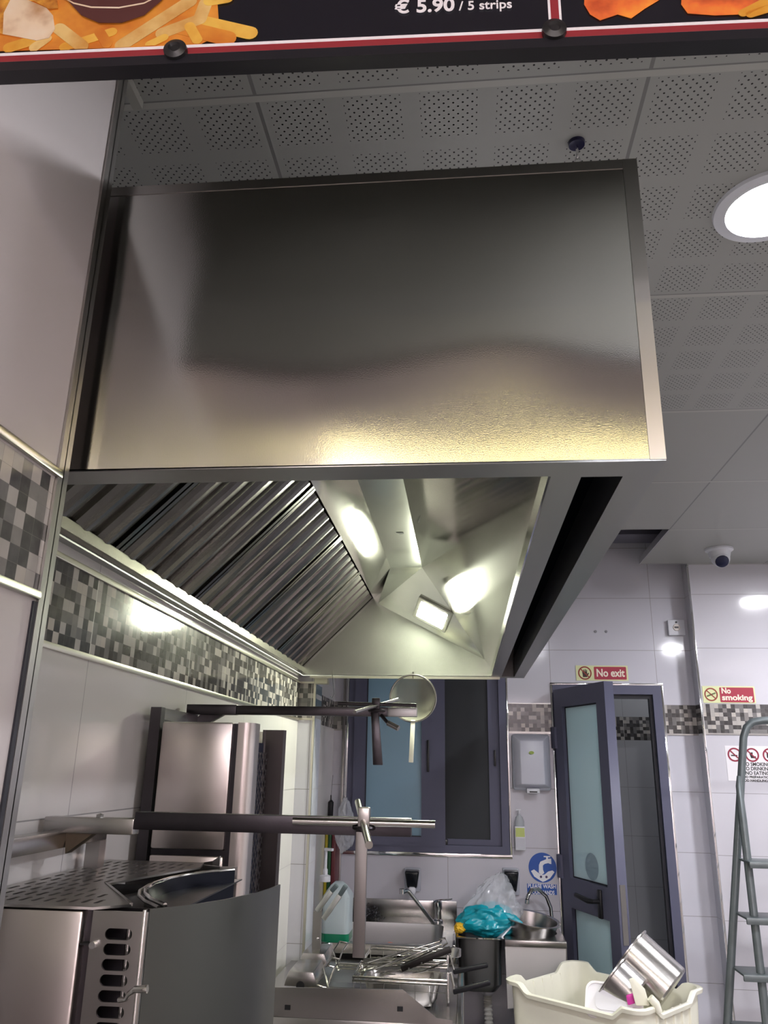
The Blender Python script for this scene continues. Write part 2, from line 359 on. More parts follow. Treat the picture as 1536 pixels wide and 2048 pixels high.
b.box((WX0 - w, YB - .006, WZ0 - w), (WX0, YB + .02, WZ1)); b.box((WX1, YB - .006, WZ0 - w), (WX1 + w, YB + .02, WZ1)); b.box((WX0 - w, YB - .008, WZ0 - .018), (WX1 + w, YB + .02, WZ0)); st(b.build('trim_10', chrome, bevel=.002))
b = MB(); b.box((DX0 - w, YB - .006, 0), (DX0, YB + .02, DZ)); b.box((DX1, YB - .006, 0), (DX1 + w, YB + .02, DZ)); b.box((DX0 - w, YB - .006, DZ), (DX1 + w, YB + .02, DZ + w)); st(b.build('trim_11', chrome, bevel=.002))
st(MB().box((-.505, .832, 2.535), (-.49, .94, 2.55)).build('trim_12', mat('ceiling_corner_angle', 'a5a49c', .5)))
st(MB().box((-.605, YB - .02, 0), (-.592, YB - .006, 2.0)).build('trim_13', steel_v, bevel=.002))

# ------------------------------------------------------------------ window
win = thing('window_1', (-.18, YB, WZ0), None, None)
del win['label']; del win['category']; win['kind'] = 'structure'
plate('frame', rect(WX0, WZ0, WX1, WZ1), [rect(WX0 + .035, WZ0 + .035, WX1 - .035, WZ1 - .035)], .05, FY(YB + .012), alu, win)
xm0, xm1 = at(845, 1500, y=YB)[0], at(890, 1500, y=YB)[0]
sl = at(733, 1500, y=YB)[0]; zb = at(800, 1672, y=YB)[2]
f = plate('left_sash', rect(WX0 + .03, WZ0 + .028, xm1, WZ1 - .03), [rect(sl, zb, xm0 - .004, WZ1 - .08)], .03, FY(YB - .005), alu, win)
MB().box((sl - .004, YB - .008, zb - .004), (xm0, YB - .002, WZ1 - .07)).build('pane', frost, f)
p = MB(); p.box((sl, YB - .022, zb), (sl + .005, YB - .0195, WZ1 - .08)); p.box((sl, YB - .022, zb), (xm0 - .004, YB - .0195, zb + .005)); p.build('gasket', alu_dark, f)
rx = at(977, 1500, y=YB + .02)[0]; rz = at(930, 1678, y=YB + .02)[2]
f = plate('right_sash', rect(xm0, WZ0 + .03, WX1 - .03, WZ1 - .03), [rect(xm1 - .002, rz, rx, WZ1 - .08)], .025, FY(YB + .024), alu, win)
MB().box((xm0, YB + .022, rz - .01), (rx + .005, YB + .028, WZ1 - .07)).build('insect_screen', screenm, f)
c_ = at(856, 1512, y=YB - .03)
h = MB(); h.box((c_[0] - .006, YB - .028, c_[2] - .075), (c_[0] + .006, YB - .018, c_[2] + .075)); h.build('latch', black, win, bevel=.004)
c_ = at(990, 1515, y=YB)
MB().box((c_[0] - .005, YB - .004, c_[2] - .04), (c_[0] + .005, YB + .02, c_[2] + .035)).build('latch', black, win, bevel=.003)
c_ = at(882, 1684, y=YB)
MB().box((c_[0] - .032, YB - .006, c_[2] - .016), (c_[0] + .032, YB + .02, c_[2] + .014)).build('stopper', black, win, bevel=.006)
st(MB().box((WX0 - .05, YB + .13, WZ0 - .1), (WX1 + .05, YB + .14, WZ1 + .1)).build('wall_outside_window', darkpaint))

# ------------------------------------------------------------------ door
dr = thing('door_1', (DX0, YB, 0), None, None); del dr['label']; del dr['category']; dr['kind'] = 'structure'
plate('door_frame', [(DX0, 0), (DX0, DZ), (DX1, DZ), (DX1, 0), (DX1 - .04, 0), (DX1 - .04, DZ - .042), (DX0 + .035, DZ - .042), (DX0 + .035, 0)], [], .06, FY(YB + .022), alu, dr)
plate('door_stop', [(DX0 + .035, 0), (DX0 + .035, DZ - .042), (DX1 - .04, DZ - .042), (DX1 - .04, 0), (DX1 - .055, 0), (DX1 - .055, DZ - .06), (DX0 + .05, DZ - .06), (DX0 + .05, 0)], [], .03, FY(YB + .03), alu_dark, dr)
H0 = Vector((DX0 + .022, YB - .022, 0)); H1 = Vector((.630, 3.595, 0)); LW = (H1 - H0).length; dx = (H1 - H0).normalized(); nn = Vector((dx.y, -dx.x, 0))
nn = -nn if nn.dot(-H1) < 0 else nn
LM = Matrix(((dx.x, 0, nn.x, H0.x), (dx.y, 0, nn.y, H0.y), (0, 1, 0, .01), (0, 0, 0, 1)))
LH = 1.925; LM = LM
def leafpx(px, py):
    q = hit(px, py, H0, nn); return ((q - H0).dot(dx), q.z - .01)
g1 = [leafpx(1133, 1395), leafpx(1203, 1385), leafpx(1229, 1777), leafpx(1153, 1755)]
u0, u1 = .075, LW - .075; zt, zbm = LH - .085, (g1[2][1] + g1[3][1]) / 2
g2t = leafpx(1160, 1818)[1]
leaf = plate('door_leaf', rect(0, 0, LW, LH), [rect(u0, zbm, u1, zt), rect(u0, .12, u1, g2t)], .045, LM, alu, dr)
plate('upper_pane', rect(u0 - .003, zbm - .003, u1 + .003, zt + .003), [], .01, LM, frost2, leaf)
plate('lower_pane', rect(u0 - .003, .117, u1 + .003, g2t + .003), [], .01, LM, frost2, leaf)
plate('gasket', rect(u0, zbm, u1, zt), [rect(u0 + .006, zbm + .006, u1 - .006, zt - .006)], .012, LM, alu_dark, leaf)
plate('gasket', rect(u0, .12, u1, g2t), [rect(u0 + .006, .126, u1 - .006, g2t - .006)], .012, LM, alu_dark, leaf)
def L3(u, z, d): return LM @ Vector((u, z, d))
hu, hz = leafpx(1212, 1808)
hb = MB(); hb.obox(L3(hu, hz, .028), dx * .014, Vector((0, 0, .055)), nn * .006)
hb.build('handle_plate', black, leaf, bevel=.004)
hb = MB(); hb.tube([L3(hu, hz + .01, .03), L3(hu, hz + .01, .06), L3(hu - .02, hz + .01, .07), L3(hu - .13, hz + .018, .068)], [.009, .009, .011, .009]); hb.build('handle', black, leaf, smooth=True)
MB().obox(L3(LW + .001, hz - .02, 0), dx * .0015, Vector((0, 0, .11)), nn * .012).build('lock_plate', steel_v, leaf)
for zz in (1.70, 1.13):
    MB().obox(L3(-.006, zz, .026), dx * .02, Vector((0, 0, .05)), nn * .008).build('hinge', alu, leaf, bevel=.003)
mk = leafpx(1193, 1735); 
plate('sticker', circ(mk[0] - .03, mk[1], .055), [], .0108, LM, mat('sticker_back', '8ea6b2', .3), leaf)

# ------------------------------------------------------------------ exhaust hood
HX0, HX1, HY0, HY1, HZ0, HZ1 = -.645, .232, .86, 3.135, 1.898, 2.317
hood = thing('exhaust_hood', (-.2, 2, HZ0), 'big stainless steel extraction hood hanging over the grills', 'hood')
RXi = .108; YI0, YI1 = .905, 3.10
b = MB(); b.box((HX0, HY0, HZ0), (HX1 - .018, HY0 + .006, HZ1 - .014)); b.build('front_panel', hoodfront, hood)
b = MB(); b.box((HX1 - .018, HY0 - .0015, HZ0), (HX1, HY0 + .006, HZ1)); b.box((HX0, HY0 - .001, HZ1 - .014), (HX1 - .018, HY0 + .006, HZ1)); b.build('corner_flange', steel_v, hood)
MB().box((HX1 - .004, HY0 + .006, HZ0), (HX1, HY1, HZ1)).build('side_panel', steel, hood)
MB().box((HX0, HY0 + .006, HZ1 - .004), (HX1 - .004, HY1, HZ1)).build('top_panel', steel, hood)
MB().box((HX0, HY1 - .004, HZ0), (HX1 - .004, HY1, HZ1 - .004)).build('end_panel', steel, hood)
plate('bottom_rim', rect(HX0, HY0, HX1, HY1), [rect(-.628, YI0, RXi, YI1), rect(.144, YI0 + .004, .193, YI1)], .003, FZ(HZ0), rimsteel, hood)
b = MB(); b.box((RXi - .003, YI0, HZ0), (RXi, YI1, HZ0 + .03)); b.build('inner_hem', polished, hood)
MB().box((-.60, YI1 - .001, HZ0 - .011), (RXi + .03, YI1 + .002, HZ0 - .0015)).build('far_lip', mat('lip_steel', (.62, .62, .52), .35, 1), hood)
b = MB(); b.box((.193, YI0, HZ0), (.195, YI1, HZ0 + .07)); b.build('slot_edge', rimsteel, hood)
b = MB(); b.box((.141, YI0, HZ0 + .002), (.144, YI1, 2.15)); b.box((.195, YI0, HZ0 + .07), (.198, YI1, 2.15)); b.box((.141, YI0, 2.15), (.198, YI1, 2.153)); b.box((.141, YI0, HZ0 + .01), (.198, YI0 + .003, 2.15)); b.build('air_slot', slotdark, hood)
# inner skin
FL, FH = Vector((-.632, 0, 1.925)), Vector((-.355, 0, 2.203)); AL, AR, ZA = -.27, -.15, 2.275
YA0, YA1 = 1.10, 2.88
def strip(a, b, c, d, th, m, name):
    q = [Vector(v) for v in (a, b, c, d)]; n = (q[1] - q[0]).cross(q[2] - q[0]).normalized() * th
    if n.z < 0: n = -n
    return MB().prism(q, n).build(name, m, hood)
strip((FH.x, YI0, FH.z), (AL, YI0, ZA), (AL, YI1, ZA), (FH.x, YI1, FH.z), .002, polished, 'inner_left_panel')
strip((AL, YI0, ZA), (AR, YI0, ZA), (AR, YI1, ZA), (AL, YI1, ZA), .002, innersteel, 'inner_top_panel')
strip((AR, YI0, ZA), (RXi, YI0, HZ0 + .028), (RXi, YI1, HZ0 + .028), (AR, YI1, ZA), .002, polished, 'inner_right_panel')
c_ = at(800, 1066, z=ZA); plate('hole', [(c_[0] - .012, c_[1] - .008), (c_[0] + .01, c_[1] - .01), (c_[0] + .012, c_[1] + .006), (c_[0], c_[1] + .012)], [], .001, FZ(ZA - .0008), blackmat, hood)
for yy, sg in ((YI1, 1), (YI0, -1)):
    prof = [(FL.x, 0, HZ0), (RXi, 0, HZ0), (RXi, 0, HZ0 + .028), (AR, 0, ZA), (AL, 0, ZA), (FH.x, 0, FH.z), (FL.x, 0, FL.z)]
    MB().prism([(x, yy, z) for x, _, z in prof], (0, .002 * sg, 0)).build('inner_end_panel', innersteel, hood)
    if sg < 0: continue
    yn = YA1 if sg > 0 else YA0
    A, B, P1, P2 = Vector((AL, yn, ZA)), Vector((AR, yn, ZA)), Vector((-.338, yy - .001 * sg, 2.182)), Vector((RXi - .008, yy - .001 * sg, 1.952))
    A0 = Vector((AL, yy, ZA)); B0 = Vector((AR, yy, ZA))
    b = MB(); vs = [b.bm.verts.new(v) for v in (A, B, P1, P2, A0 + Vector((0, 0, -.0)), B0)]
    for f_ in ((0, 1, 2), (1, 3, 2), (0, 2, 4), (1, 5, 3), (0, 4, 5, 1), (2, 3, 5, 4)): b.bm.faces.new([vs[i] for i in f_])
    wedge = b.build('lamp_mount', innersteel, hood)
    # lamp on the slanted mount
    n = (P2 - B).cross(P1 - B).normalized()
    if n.z > 0: n = -n
    cc = hit(866, 1227, B, n) if sg > 0 else None
    if sg > 0: cfar = cc
    else: cc = Vector((cfar.x, YI0 + (YI1 - cfar.y), cfar.z)); cc = cc - n * (cc - B).dot(n)
    e1 = (P2 - P1).normalized(); e2 = n.cross(e1).normalized()
    lamp = MB().obox(cc + n * .006, e1 * .072, e2 * .054, n * .006).build('lamp', mat('lamp_housing', (.7, .7, .66), .3, 1), hood, bevel=.003)
    MB().obox(cc + n * .013, e1 * .056, e2 * .038, n * .0015).build('lens', mat('flood_lens', (1, 1, .9), .4, em=HOODLAMP, emc=(.96, 1, .78, 1)), lamp)
# baffle filters
sv = (FH - FL); SL = sv.length; sv.normalize(); nv = Vector((-sv.z, 0, sv.x))
nf = 5; fw = (YI1 - YI0) / nf
for k in range(nf):
    y0 = YI0 + fw * k + .003; y1 = y0 + fw - .006; b = MB()
    def FP(y, s, n): return FL + sv * s + nv * n + Vector((0, y, 0))
    b.obox(FP((y0 + y1) / 2, SL / 2, .026), Vector((0, (y1 - y0) / 2, 0)), sv * (SL / 2), nv * .002)
    for yy in (y0, y1 - .012): b.prism([FP(yy, 0, 0), FP(yy + .012, 0, 0), FP(yy + .012, 0, .024), FP(yy, 0, .024)], sv * SL)
    ns_ = 5; pt = (y1 - y0 - .024) / ns_
    for j in range(ns_):
        ym = y0 + .012 + pt * (j + .5); hw = pt * .36
        pr = [(-hw - .004, .016), (-hw, .003), (-hw * .5, -.001), (0, -.0035), (hw * .5, -.001), (hw, .003), (hw + .004, .016), (hw + .002, .016), (hw - .002, .005), (0, -.001), (-hw + .002, .005), (-hw - .002, .016)]
        b.prism([FP(ym + a, .006, c) for a, c in pr], sv * (SL - .012))
        for hw2 in (pt * .5,):
            pr = [(-.018, .022), (-.014, .010), (.014, .010), (.018, .022)]
            if j < ns_ - 1: b.prism([FP(ym + hw2 + a, .006, c) for a, c in pr], sv * (SL - .012))
    b.build('baffle_filter', greasy, hood)
MB().box((-.643, YI0, HZ0 + .012), (-.626, YI1, HZ0 + .032)).build('filter_rail', mat('rail_steel', (.66, .64, .56), .22, 1, bump=.3, bscale=120), hood)
for px, py in ((826, 1352), (665, 1350)):
    q = at(px, py, y=YI1 - .008); MB().tube([q + Vector((0, .012, .02)), q + Vector((0, 0, .012)), q + Vector((0, -.004, -.004)), q + Vector((0, .008, -.008))], .0016, 8).build('hook', steel, hood, smooth=True)
q = at(1145, 1012, x=HX1 + .001); MB().lathe((HX1, 1.42, 1.905), [(.0, .004), (.003, .004), (.003, 0)], 12, (1, 0, 0)).build('screw', steel, hood)

# chain with ceiling ring
q = at(1153, 285, z=ZC)
ch = thing('hanging_chain', (q[0], q[1], HZ1), 'short steel chain from a dark ceiling ring down to the hood top', 'chain')
MB().lathe((q[0], q[1], ZC), [(.0, -.004), (.006, -.004), (.013, -.006), (.014, 0)], 24).build('ceiling_ring', mat('dark_violet_cap', '15123a', .3), ch, smooth=True)
b = MB(); n = 10
for k in range(n):
    zc = ZC - .008 - k * (ZC - .008 - HZ1) / n - .012; u = Vector((1, 0, 0)) if k % 2 else Vector((0, 1, 0))
    b.tube([Vector((q[0], q[1], zc)) + u * .005 * math.cos(t) + Vector((0, 0, .0135 * math.sin(t))) for t in [2 * PI * i / 12 for i in range(12)]], .0014, 6, closed=True)
b.build('links', chrome, ch, smooth=True)

# junction box and wire under the hood's far end
q0, q1 = at(607, 1353, y=3.12), at(656, 1368, y=3.12)
tag(MB().box((-.583, 3.105, q1[2]), (q1[0], 3.149, HZ0 - .002)).build('junction_box', mat('beige_box', 'b5b3a0', .4), bevel=.003), 'small beige box fixed below the far left corner of the hood', 'box')
tag(MB().tube([at(665, 1352, y=3.1), at(667, 1372, y=3.1), at(668, 1388, y=3.1), at(664, 1396, y=3.1), at(660, 1392, y=3.1)], .0013, 8).build('wire_hook', alu_dark, smooth=True), 'thin dark wire hook hanging from the hood near its beige box', 'hook')

# strainer hanging from the hood
q = at(826, 1396, y=3.085)
sr = thing('strainer', (q[0], 3.085, q[2] - .09), 'round wire mesh strainer hanging from the far hood edge', 'strainer')
b = MB(); R_ = .088
b.lathe(q, [(R_, 0), (R_ * .93, .022), (R_ * .75, .038), (R_ * .45, .05), (0, .055)], 40, (0, 1, 0))
meshm = glassy('wire_mesh', '8a8878', .62, .3); b.build('mesh_bowl', meshm, sr, smooth=True)
MB().tube([q + Vector((R_ * math.cos(t), 0, R_ * math.sin(t))) for t in [2 * PI * k / 40 for k in range(40)]], .0035, 8, closed=True).build('rim', steel, sr, smooth=True)
b = MB()
for k in range(24): 
    t = 2 * PI * k / 24; b.tube([q + Vector((.012 * math.cos(t), .056, .012 * math.sin(t))), q + Vector((.05 * math.cos(t), .050, .05 * math.sin(t)))], .0007, 5)
b.build('wires', steel, sr)
e0, e1 = at(826, 1440, y=3.085), at(822, 1525, y=3.085)
MB().bar(e0, e1, .017, .004, (0, 1, 0)).build('handle', cream, sr, bevel=.0015)
MB().tube([q + Vector((0, 0, R_)), q + Vector((.0, 0, R_ + .012))], .003, 8).build('hanging_loop', steel, sr)

# ------------------------------------------------------------------ menu board
ZB = 2.19; Lp, Rp = at(0, 170, z=ZB), at(1536, 105, z=ZB); bd = (Rp - Lp).normalized(); bn = Vector((bd.y, -bd.x, 0))
Lp = Lp - bn * -.0
O = Lp - bd * .3; BMx = Matrix(((bd.x, 0, bn.x, O.x), (bd.y, 0, bn.y, O.y), (0, 1, 0, ZB), (0, 0, 0, 1)))
fo = .012                       # board face lies this far in front of the bar's back edge
def bp(px, py, d=fo):
    q = hit(px, py, O + bn * d, bn); return ((q - O).dot(bd), q.z - ZB)
def BM(d): return BMx @ Matrix.Translation((0, 0, d))
board = thing('menu_board', (O.x + .7, O.y, ZB), 'long menu board with fries picture, price and black lower bar above the opening', 'menu')
BL = 2.2
yb0 = sum(bp(x, y)[1] for x, y in ((0, 131), (768, 100), (1536, 62))) / 3
print('bar top', [bp(x, y) for x, y in ((0, 131), (768, 100), (1536, 62))])
MB().prism([BMx @ Vector(p) for p in ((0, 0, 0), (BL, 0, 0), (BL, 0, .016), (0, 0, .016))], Vector((0, 0, yb0))).build('lower_bar', mat('black_painted_bar', (.012, .012, .018), .35), board)
plate('backing', rect(0, yb0, BL, .76), [], .01, BM(.005), mat('board_back', '77766f', .5), board)
def pr_(name, pts, d, m, par): return plate(name, pts, [], .0004, BM(fo + d), m, par)
dark = mat('menu_black', (.010, .010, .016), .25, em=.004, emc=(.3, .3, .5, 1))
def ink(name, col, e=.25, **k): return mat(name, col, .35, em=e, emc=lin(col), **k)  # prints glow faintly: brightness added by emission, no lamp behind
def noisy_ink(name, c1, c2, sc, e=.2, c3=None):
    m = bpy.data.materials.new(name); q = NT(m); tc = q.n('ShaderNodeTexCoord'); ns = q.n('ShaderNodeTexNoise'); ns.inputs['Scale'].default_value = sc; ns.inputs['Detail'].default_value = 4; q.l(tc.outputs['Object'], ns.inputs[0])
    r = q.n('ShaderNodeValToRGB'); r.color_ramp.elements[0].position = .35; r.color_ramp.elements[1].position = .65; r.color_ramp.elements[0].color = lin(c1); r.color_ramp.elements[1].color = lin(c2)
    if c3: k = r.color_ramp.elements.new(.5); k.color = lin(c3)
    q.l(ns.outputs[0], r.inputs[0]); q.l(r.outputs[0], q.b.inputs['Base Color']); q.l(r.outputs[0], q.b.inputs['Emission Color']); q.b.inputs['Emission Strength'].default_value = e; q.b.inputs['Roughness'].default_value = .35; return m
m_white = ink('print_white', 'ece6ea'); m_red = ink('print_red', '9a3038', .12); m_frieA = noisy_ink('print_fries', 'd99530', 'f2c75c', 22); m_frieB = noisy_ink('print_fries_pale', 'c98a3c', 'e6c27c', 26)
m_frieC = noisy_ink('print_fries_deep', 'c86a22', 'e69a3c', 18); m_sauce = ink('print_sauce', '5a3230', .15); m_chick = noisy_ink('print_chicken', 'b07a48', 'f0dcc4', 16, c3='e8cfb0'); m_crumb = noisy_ink('print_crumbs', 'a85a1c', 'f3b54a', 60)
print_ = plate('print_sheet', rect(.0, yb0 + .0, BL, .48), [], .001, BM(fo - .001), dark, board)
def band(yA, yB, d, m, name):
    a = sum(bp(x, y)[1] for x, y in yA) / 3; c = sum(bp(x, y)[1] for x, y in yB) / 3; pr_(name, rect(0, c, BL, a), d, m, print_); return a, c
wl = band(((0, 107), (768, 76), (1536, 36)), ((0, 112.5), (768, 82), (1536, 42)), .0004, m_white, 'white_line')
rl = band(((0, 112.5), (768, 82), (1536, 42)), ((0, 126), (768, 93), (1536, 54)), .0003, m_red, 'red_line')
band(((0, 126), (768, 93), (1536, 54)), ((0, 132), (768, 99), (1536, 60)), .0003, ink('print_grey_edge', 'a39a9c', .1), 'grey_line')
vx0, vx1 = bp(1096, 20)[0], bp(1122, 20)[0]; ww = .0022
pr_('white_line', rect(vx0, wl[0], vx0 + ww, .48), .0005, m_white, print_); pr_('red_line', rect(vx0 + ww, wl[0], vx1 - ww, .48), .0004, m_red, print_); pr_('white_line', rect(vx1 - ww, wl[0], vx1, .48), .0005, m_white, print_)
# food picture
def clip(pts, y=None):
    y = wl[0] if y is None else y; out = []
    for i, p in enumerate(pts):
        a, c = pts[i - 1], p
        if (a[1] >= y) != (c[1] >= y): t = (y - a[1]) / (c[1] - a[1]); out.append((a[0] + (c[0] - a[0]) * t, y))
        if c[1] >= y: out.append(c)
    return out
ps = .00052
bgf = [bp(x, y) for x, y in ((-40, 104), (395, 92), (440, 70), (430, -60), (-40, -60))]
pr_('fries_picture', clip(bgf), .0003, m_frieC, print_)
fr = [((500, 67), (405, 45), 15, m_frieA), ((455, 78), (360, 55), 17, m_frieC), ((325, 68), (400, 40), 13, m_frieB), ((400, 40), (412, 8), 13, m_frieB), ((420, 4), (455, -2), 12, m_frieA), ((245, 92), (380, 5), 14, m_frieB), ((130, 96), (225, 66), 10, m_frieA), ((395, 82), (380, 55), 10, m_frieA), ((215, 90), (200, 66), 10, m_frieC), ((165, 95), (120, 60), 13, m_frieB), ((20, 98), (60, 86), 12, m_frieA), ((70, 98), (95, 80), 10, m_frieB), ((300, 92), (330, 78), 8, m_frieA)]
for i, (a, c, r, m_) in enumerate(fr):
    a, c = bp(*a), bp(*c); q = clip(capsule(a[0], a[1], c[0], c[1], r * ps)); 
    if len(q) > 2: pr_('printed_fry', q, .0006 + .0001 * i, m_, print_)
pr_('printed_chicken', [bp(x, y) for x, y in ((8, 72), (40, 78), (75, 85), (100, 80), (112, 62), (108, 35), (95, 20), (60, 5), (25, 0), (10, 30))], .0022, m_chick, print_)
pr_('printed_crust', [bp(x, y) for x, y in ((-30, 60), (8, 72), (14, 40), (30, 8), (70, 6), (100, 22), (118, 20), (110, -50), (-30, -50))], .0021, m_crumb, print_)
pr_('printed_sauce_bowl', [bp(x, y) for x, y in ((128, -20), (140, 8), (165, 35), (200, 50), (245, 50), (290, 35), (325, 5), (335, -20))], .0024, m_sauce, print_)
a_ = [bp(x, y) for x, y in ((132, 0), (150, 10), (185, 18), (240, 19), (290, 10), (322, -6))]; pr_('bowl_highlight', a_ + [(x, y - .0018) for x, y in a_[::-1]], .0026, m_chick, print_)
orange = noisy_ink('print_orange', 'a8341c', 'ff9a3c', 20, .25, 'e06a34')
pr_('printed_sauce_splash', [bp(x, y) for x, y in ((1170, -40), (1168, 10), (1180, 30), (1200, 42), (1235, 30), (1262, 38), (1290, 18), (1320, 0), (1330, -40))], .0006, orange, print_)
pr_('printed_wing', [bp(x, y) for x, y in ((1365, -40), (1362, 10), (1375, 28), (1430, 32), (1480, 30), (1540, 26), (1600, 20), (1600, -40))], .0006, orange, print_)
for a, c in (((1485, 28), (1530, 5)), ((1500, 30), (1560, 12))):
    a, c = bp(*a), bp(*c); pr_('printed_fry', capsule(a[0], a[1], c[0], c[1], 8 * ps), .0009, m_frieA, print_)
t0 = bp(790, 26)
bx = bp(790, 28); ex = bp(910, 24); 
text('price_text', '€ 5.90', bx[0], bx[1], .0225, BM(fo + .0008), m_white, print_, bold=.0006, w=ex[0] - bx[0])
bx = bp(918, 22); text('strips_text', '/ 5 strips', bx[0], bx[1], .0155, BM(fo + .0008), m_white, print_, bold=.0002, w=bp(1024, 17)[0] - bx[0])
for px, py in ((350, 98), (1109, 57)):
    q = hit(px, py, O + bn * (fo + .006), bn); MB().lathe(q - bn * .006, [(.0105, 0), (.0115, .003), (.011, .007), (.006, .009), (.004, .007), (0, .0068)], 28, bn).build('knob', mat('black_knob', (.02, .02, .022), .35), board, smooth=True)

# ------------------------------------------------------------------ ceiling fittings
q = at(1541, 412, z=ZC)
def downlight(x, y, label, group=None):
    d = thing('downlight', (x, y, ZC), label, 'light', group)
    MB().lathe((x, y, ZC), [(.072, -.004), (.078, -.009), (.098, -.006), (.1, 0), (.072, 0)], 48, close=True).build('trim_ring', white_pl, d, smooth=True)
    MB().lathe((x, y, ZC), [(0, -.0045), (.073, -.0045), (.073, -.001), (0, -.001)], 48).build('diffuser', mat('downlight_glow', (1, 1, 1), .5, em=DOWNLIGHT, emc=(.95, .95, 1, 1)), d)
_bd = thing('downlight', (1.2, 4.6, 2.5), 'added unseen lamp brightening the room behind the open door', 'light'); MB().lathe((1.2, 4.6, 2.5), [(0, -.005), (.05, -.005), (.055, 0)], 32).build('diffuser', mat('back_room_fill', (1, 1, 1), .5, em=70, emc=(.95, .97, 1, 1)), _bd)  # unseen lamp added to brighten the room beyond the door
downlight(q[0], q[1], 'round white downlight in the perforated ceiling right of the hood')
for x, y in ((1.75, 1.25), (1.75, 3.05)): downlight(x, y, 'added unseen downlight farther to the right in the kitchen', 'added unseen downlights out to the right')  # unseen lamps added on the right to brighten the back wall
q = at(1438, 1098, z=ZC)
cm = thing('security_camera', (q[0], q[1], ZC), 'white dome security camera under the ceiling at the back right', 'camera')
MB().lathe((q[0], q[1], ZC), [(.0, 0), (.062, 0), (.062, -.008), (.05, -.016), (.044, -.04), (0, -.04)], 36).build('mount', white_pl, cm, smooth=True)
c = Vector((q[0], q[1] - .004, ZC - .045)); ax = Vector((-.05, -.75, -.65)).normalized()
MB().lathe(c, [(0, -.04)] + [(.042 * math.sin(t), -.042 * math.cos(t)) for t in [.3 * k for k in range(1, 7)]] + [(.033, .03), (.028, .034)], 36, ax).build('ball', white_pl, cm, smooth=True)
MB().lathe(c, [(.031, .030), (.029, .036), (.015, .041), (0, .043)], 36, ax).build('lens', mat('camera_glass', (.01, .012, .05), .08), cm, smooth=True)

# ------------------------------------------------------------------ wall fittings at the back
q0, q1 = at(1333, 1241, y=YB), at(1369, 1272, y=YB)
sw = thing('wall_switch', ((q0[0] + q1[0]) / 2, YB, q1[2]), 'small square white wall switch high beside the chrome corner', 'switch')
MB().box((q0[0], YB - .022, q1[2]), (q1[0], YB, q0[2])).build('box', white_pl, sw, bevel=.004)
c = ((q0[0] + q1[0]) / 2, (q0[2] + q1[2]) / 2)
MB().lathe((c[0], YB - .022, c[1]), [(0, .004), (.016, .004), (.018, 0)], 24, (0, -1, 0)).build('key_ring', mat('ivory', 'd8cfc8', .3), sw)
MB().box((c[0] - .011, YB - .029, c[1] - .004), (c[0] + .008, YB - .024, c[1] + .004)).build('rocker', black, sw); MB().lathe((c[0], YB - .022, c[1] + .026), [(0, .003), (.005, .003), (.005, 0)], 12, (0, -1, 0)).build('screw', black, sw)
for px in (1191, 1212):
    q = at(px, 1263, y=YB); tag(MB().lathe(q, [(0, .004), (.006, .004), (.007, 0)], 14, (0, -1, 0)).build('wall_plug', mat('grey_plug_%d' % px, '8b8a90', .5)), 'small grey wall plug above the no exit sign, %s of the two' % ('left' if px < 1200 else 'right'), 'plug', 'wall plugs above the no exit sign')
glow = mat('photoluminescent', 'd9dca8', .5); sred = mat('sign_red', 'a3203a', .45); ivory = mat('sign_ivory', 'eee2d0', .5); ringred = mat('sign_ring', '8f3222', .5); pict = mat('pictogram', '3a1c14', .5)
def prohib(par, cx, cy, r, M, rm, lw=.14):
    plate('ring', circ(cx, cy, r, 36), [circ(cx, cy, r * (1 - 2 * lw * .7), 36)], .0006, M, rm, par)
    a = r * .62; w_ = r * lw * .55; d = .7071 * w_
    plate('slash', [(cx - a - d, cy + a - d), (cx - a + d, cy + a + d), (cx + a + d, cy - a + d), (cx + a - d, cy - a - d)], [], .0006, M @ Matrix.Translation((0, 0, .0004)), rm, par)
# no exit
q0, q1 = at(1151, 1331, y=YB), at(1257, 1362, y=YB); x0, x1, z0, z1 = q0[0], q1[0], q1[2], q0[2]
s = thing('no_exit_sign', ((x0 + x1) / 2, YB, z0), 'red and pale green No exit sign above the open door', 'sign')
MB().box((x0, YB - .0025, z0), (x1, YB, z1)).build('panel', glow, s); M = FY(YB - .003); H = z1 - z0
plate('red_field', rrect(x0 + .088, z0 + .006, x1 - .008, z1 - .006, .004), [], .0006, M, sred, s)
prohib(s, x0 + .043, (z0 + z1) / 2, .033, M, ringred)
hx, hy = x0 + .045, (z0 + z1) / 2; hp = [(hx - .012, hy - .02), (hx + .008, hy - .02), (hx + .018, hy - .002), (hx + .016, hy + .002), (hx + .009, hy - .004), (hx + .009, hy + .016), (hx + .006, hy + .017), (hx + .004, hy + .004), (hx + .002, hy + .02), (hx - .001, hy + .02), (hx - .002, hy + .004), (hx - .006, hy + .018), (hx - .009, hy + .017), (hx - .008, hy + .002), (hx - .013, hy + .01), (hx - .015, hy + .008), (hx - .013, hy - .008)]
plate('hand_symbol', hp, [], .0005, M, pict, s)
text('words', 'No exit', x0 + .098, (z0 + z1) / 2 - .016, .052, FY(YB - .0036), ivory, s, bold=.0013, w=x1 - x0 - .098 - .018)
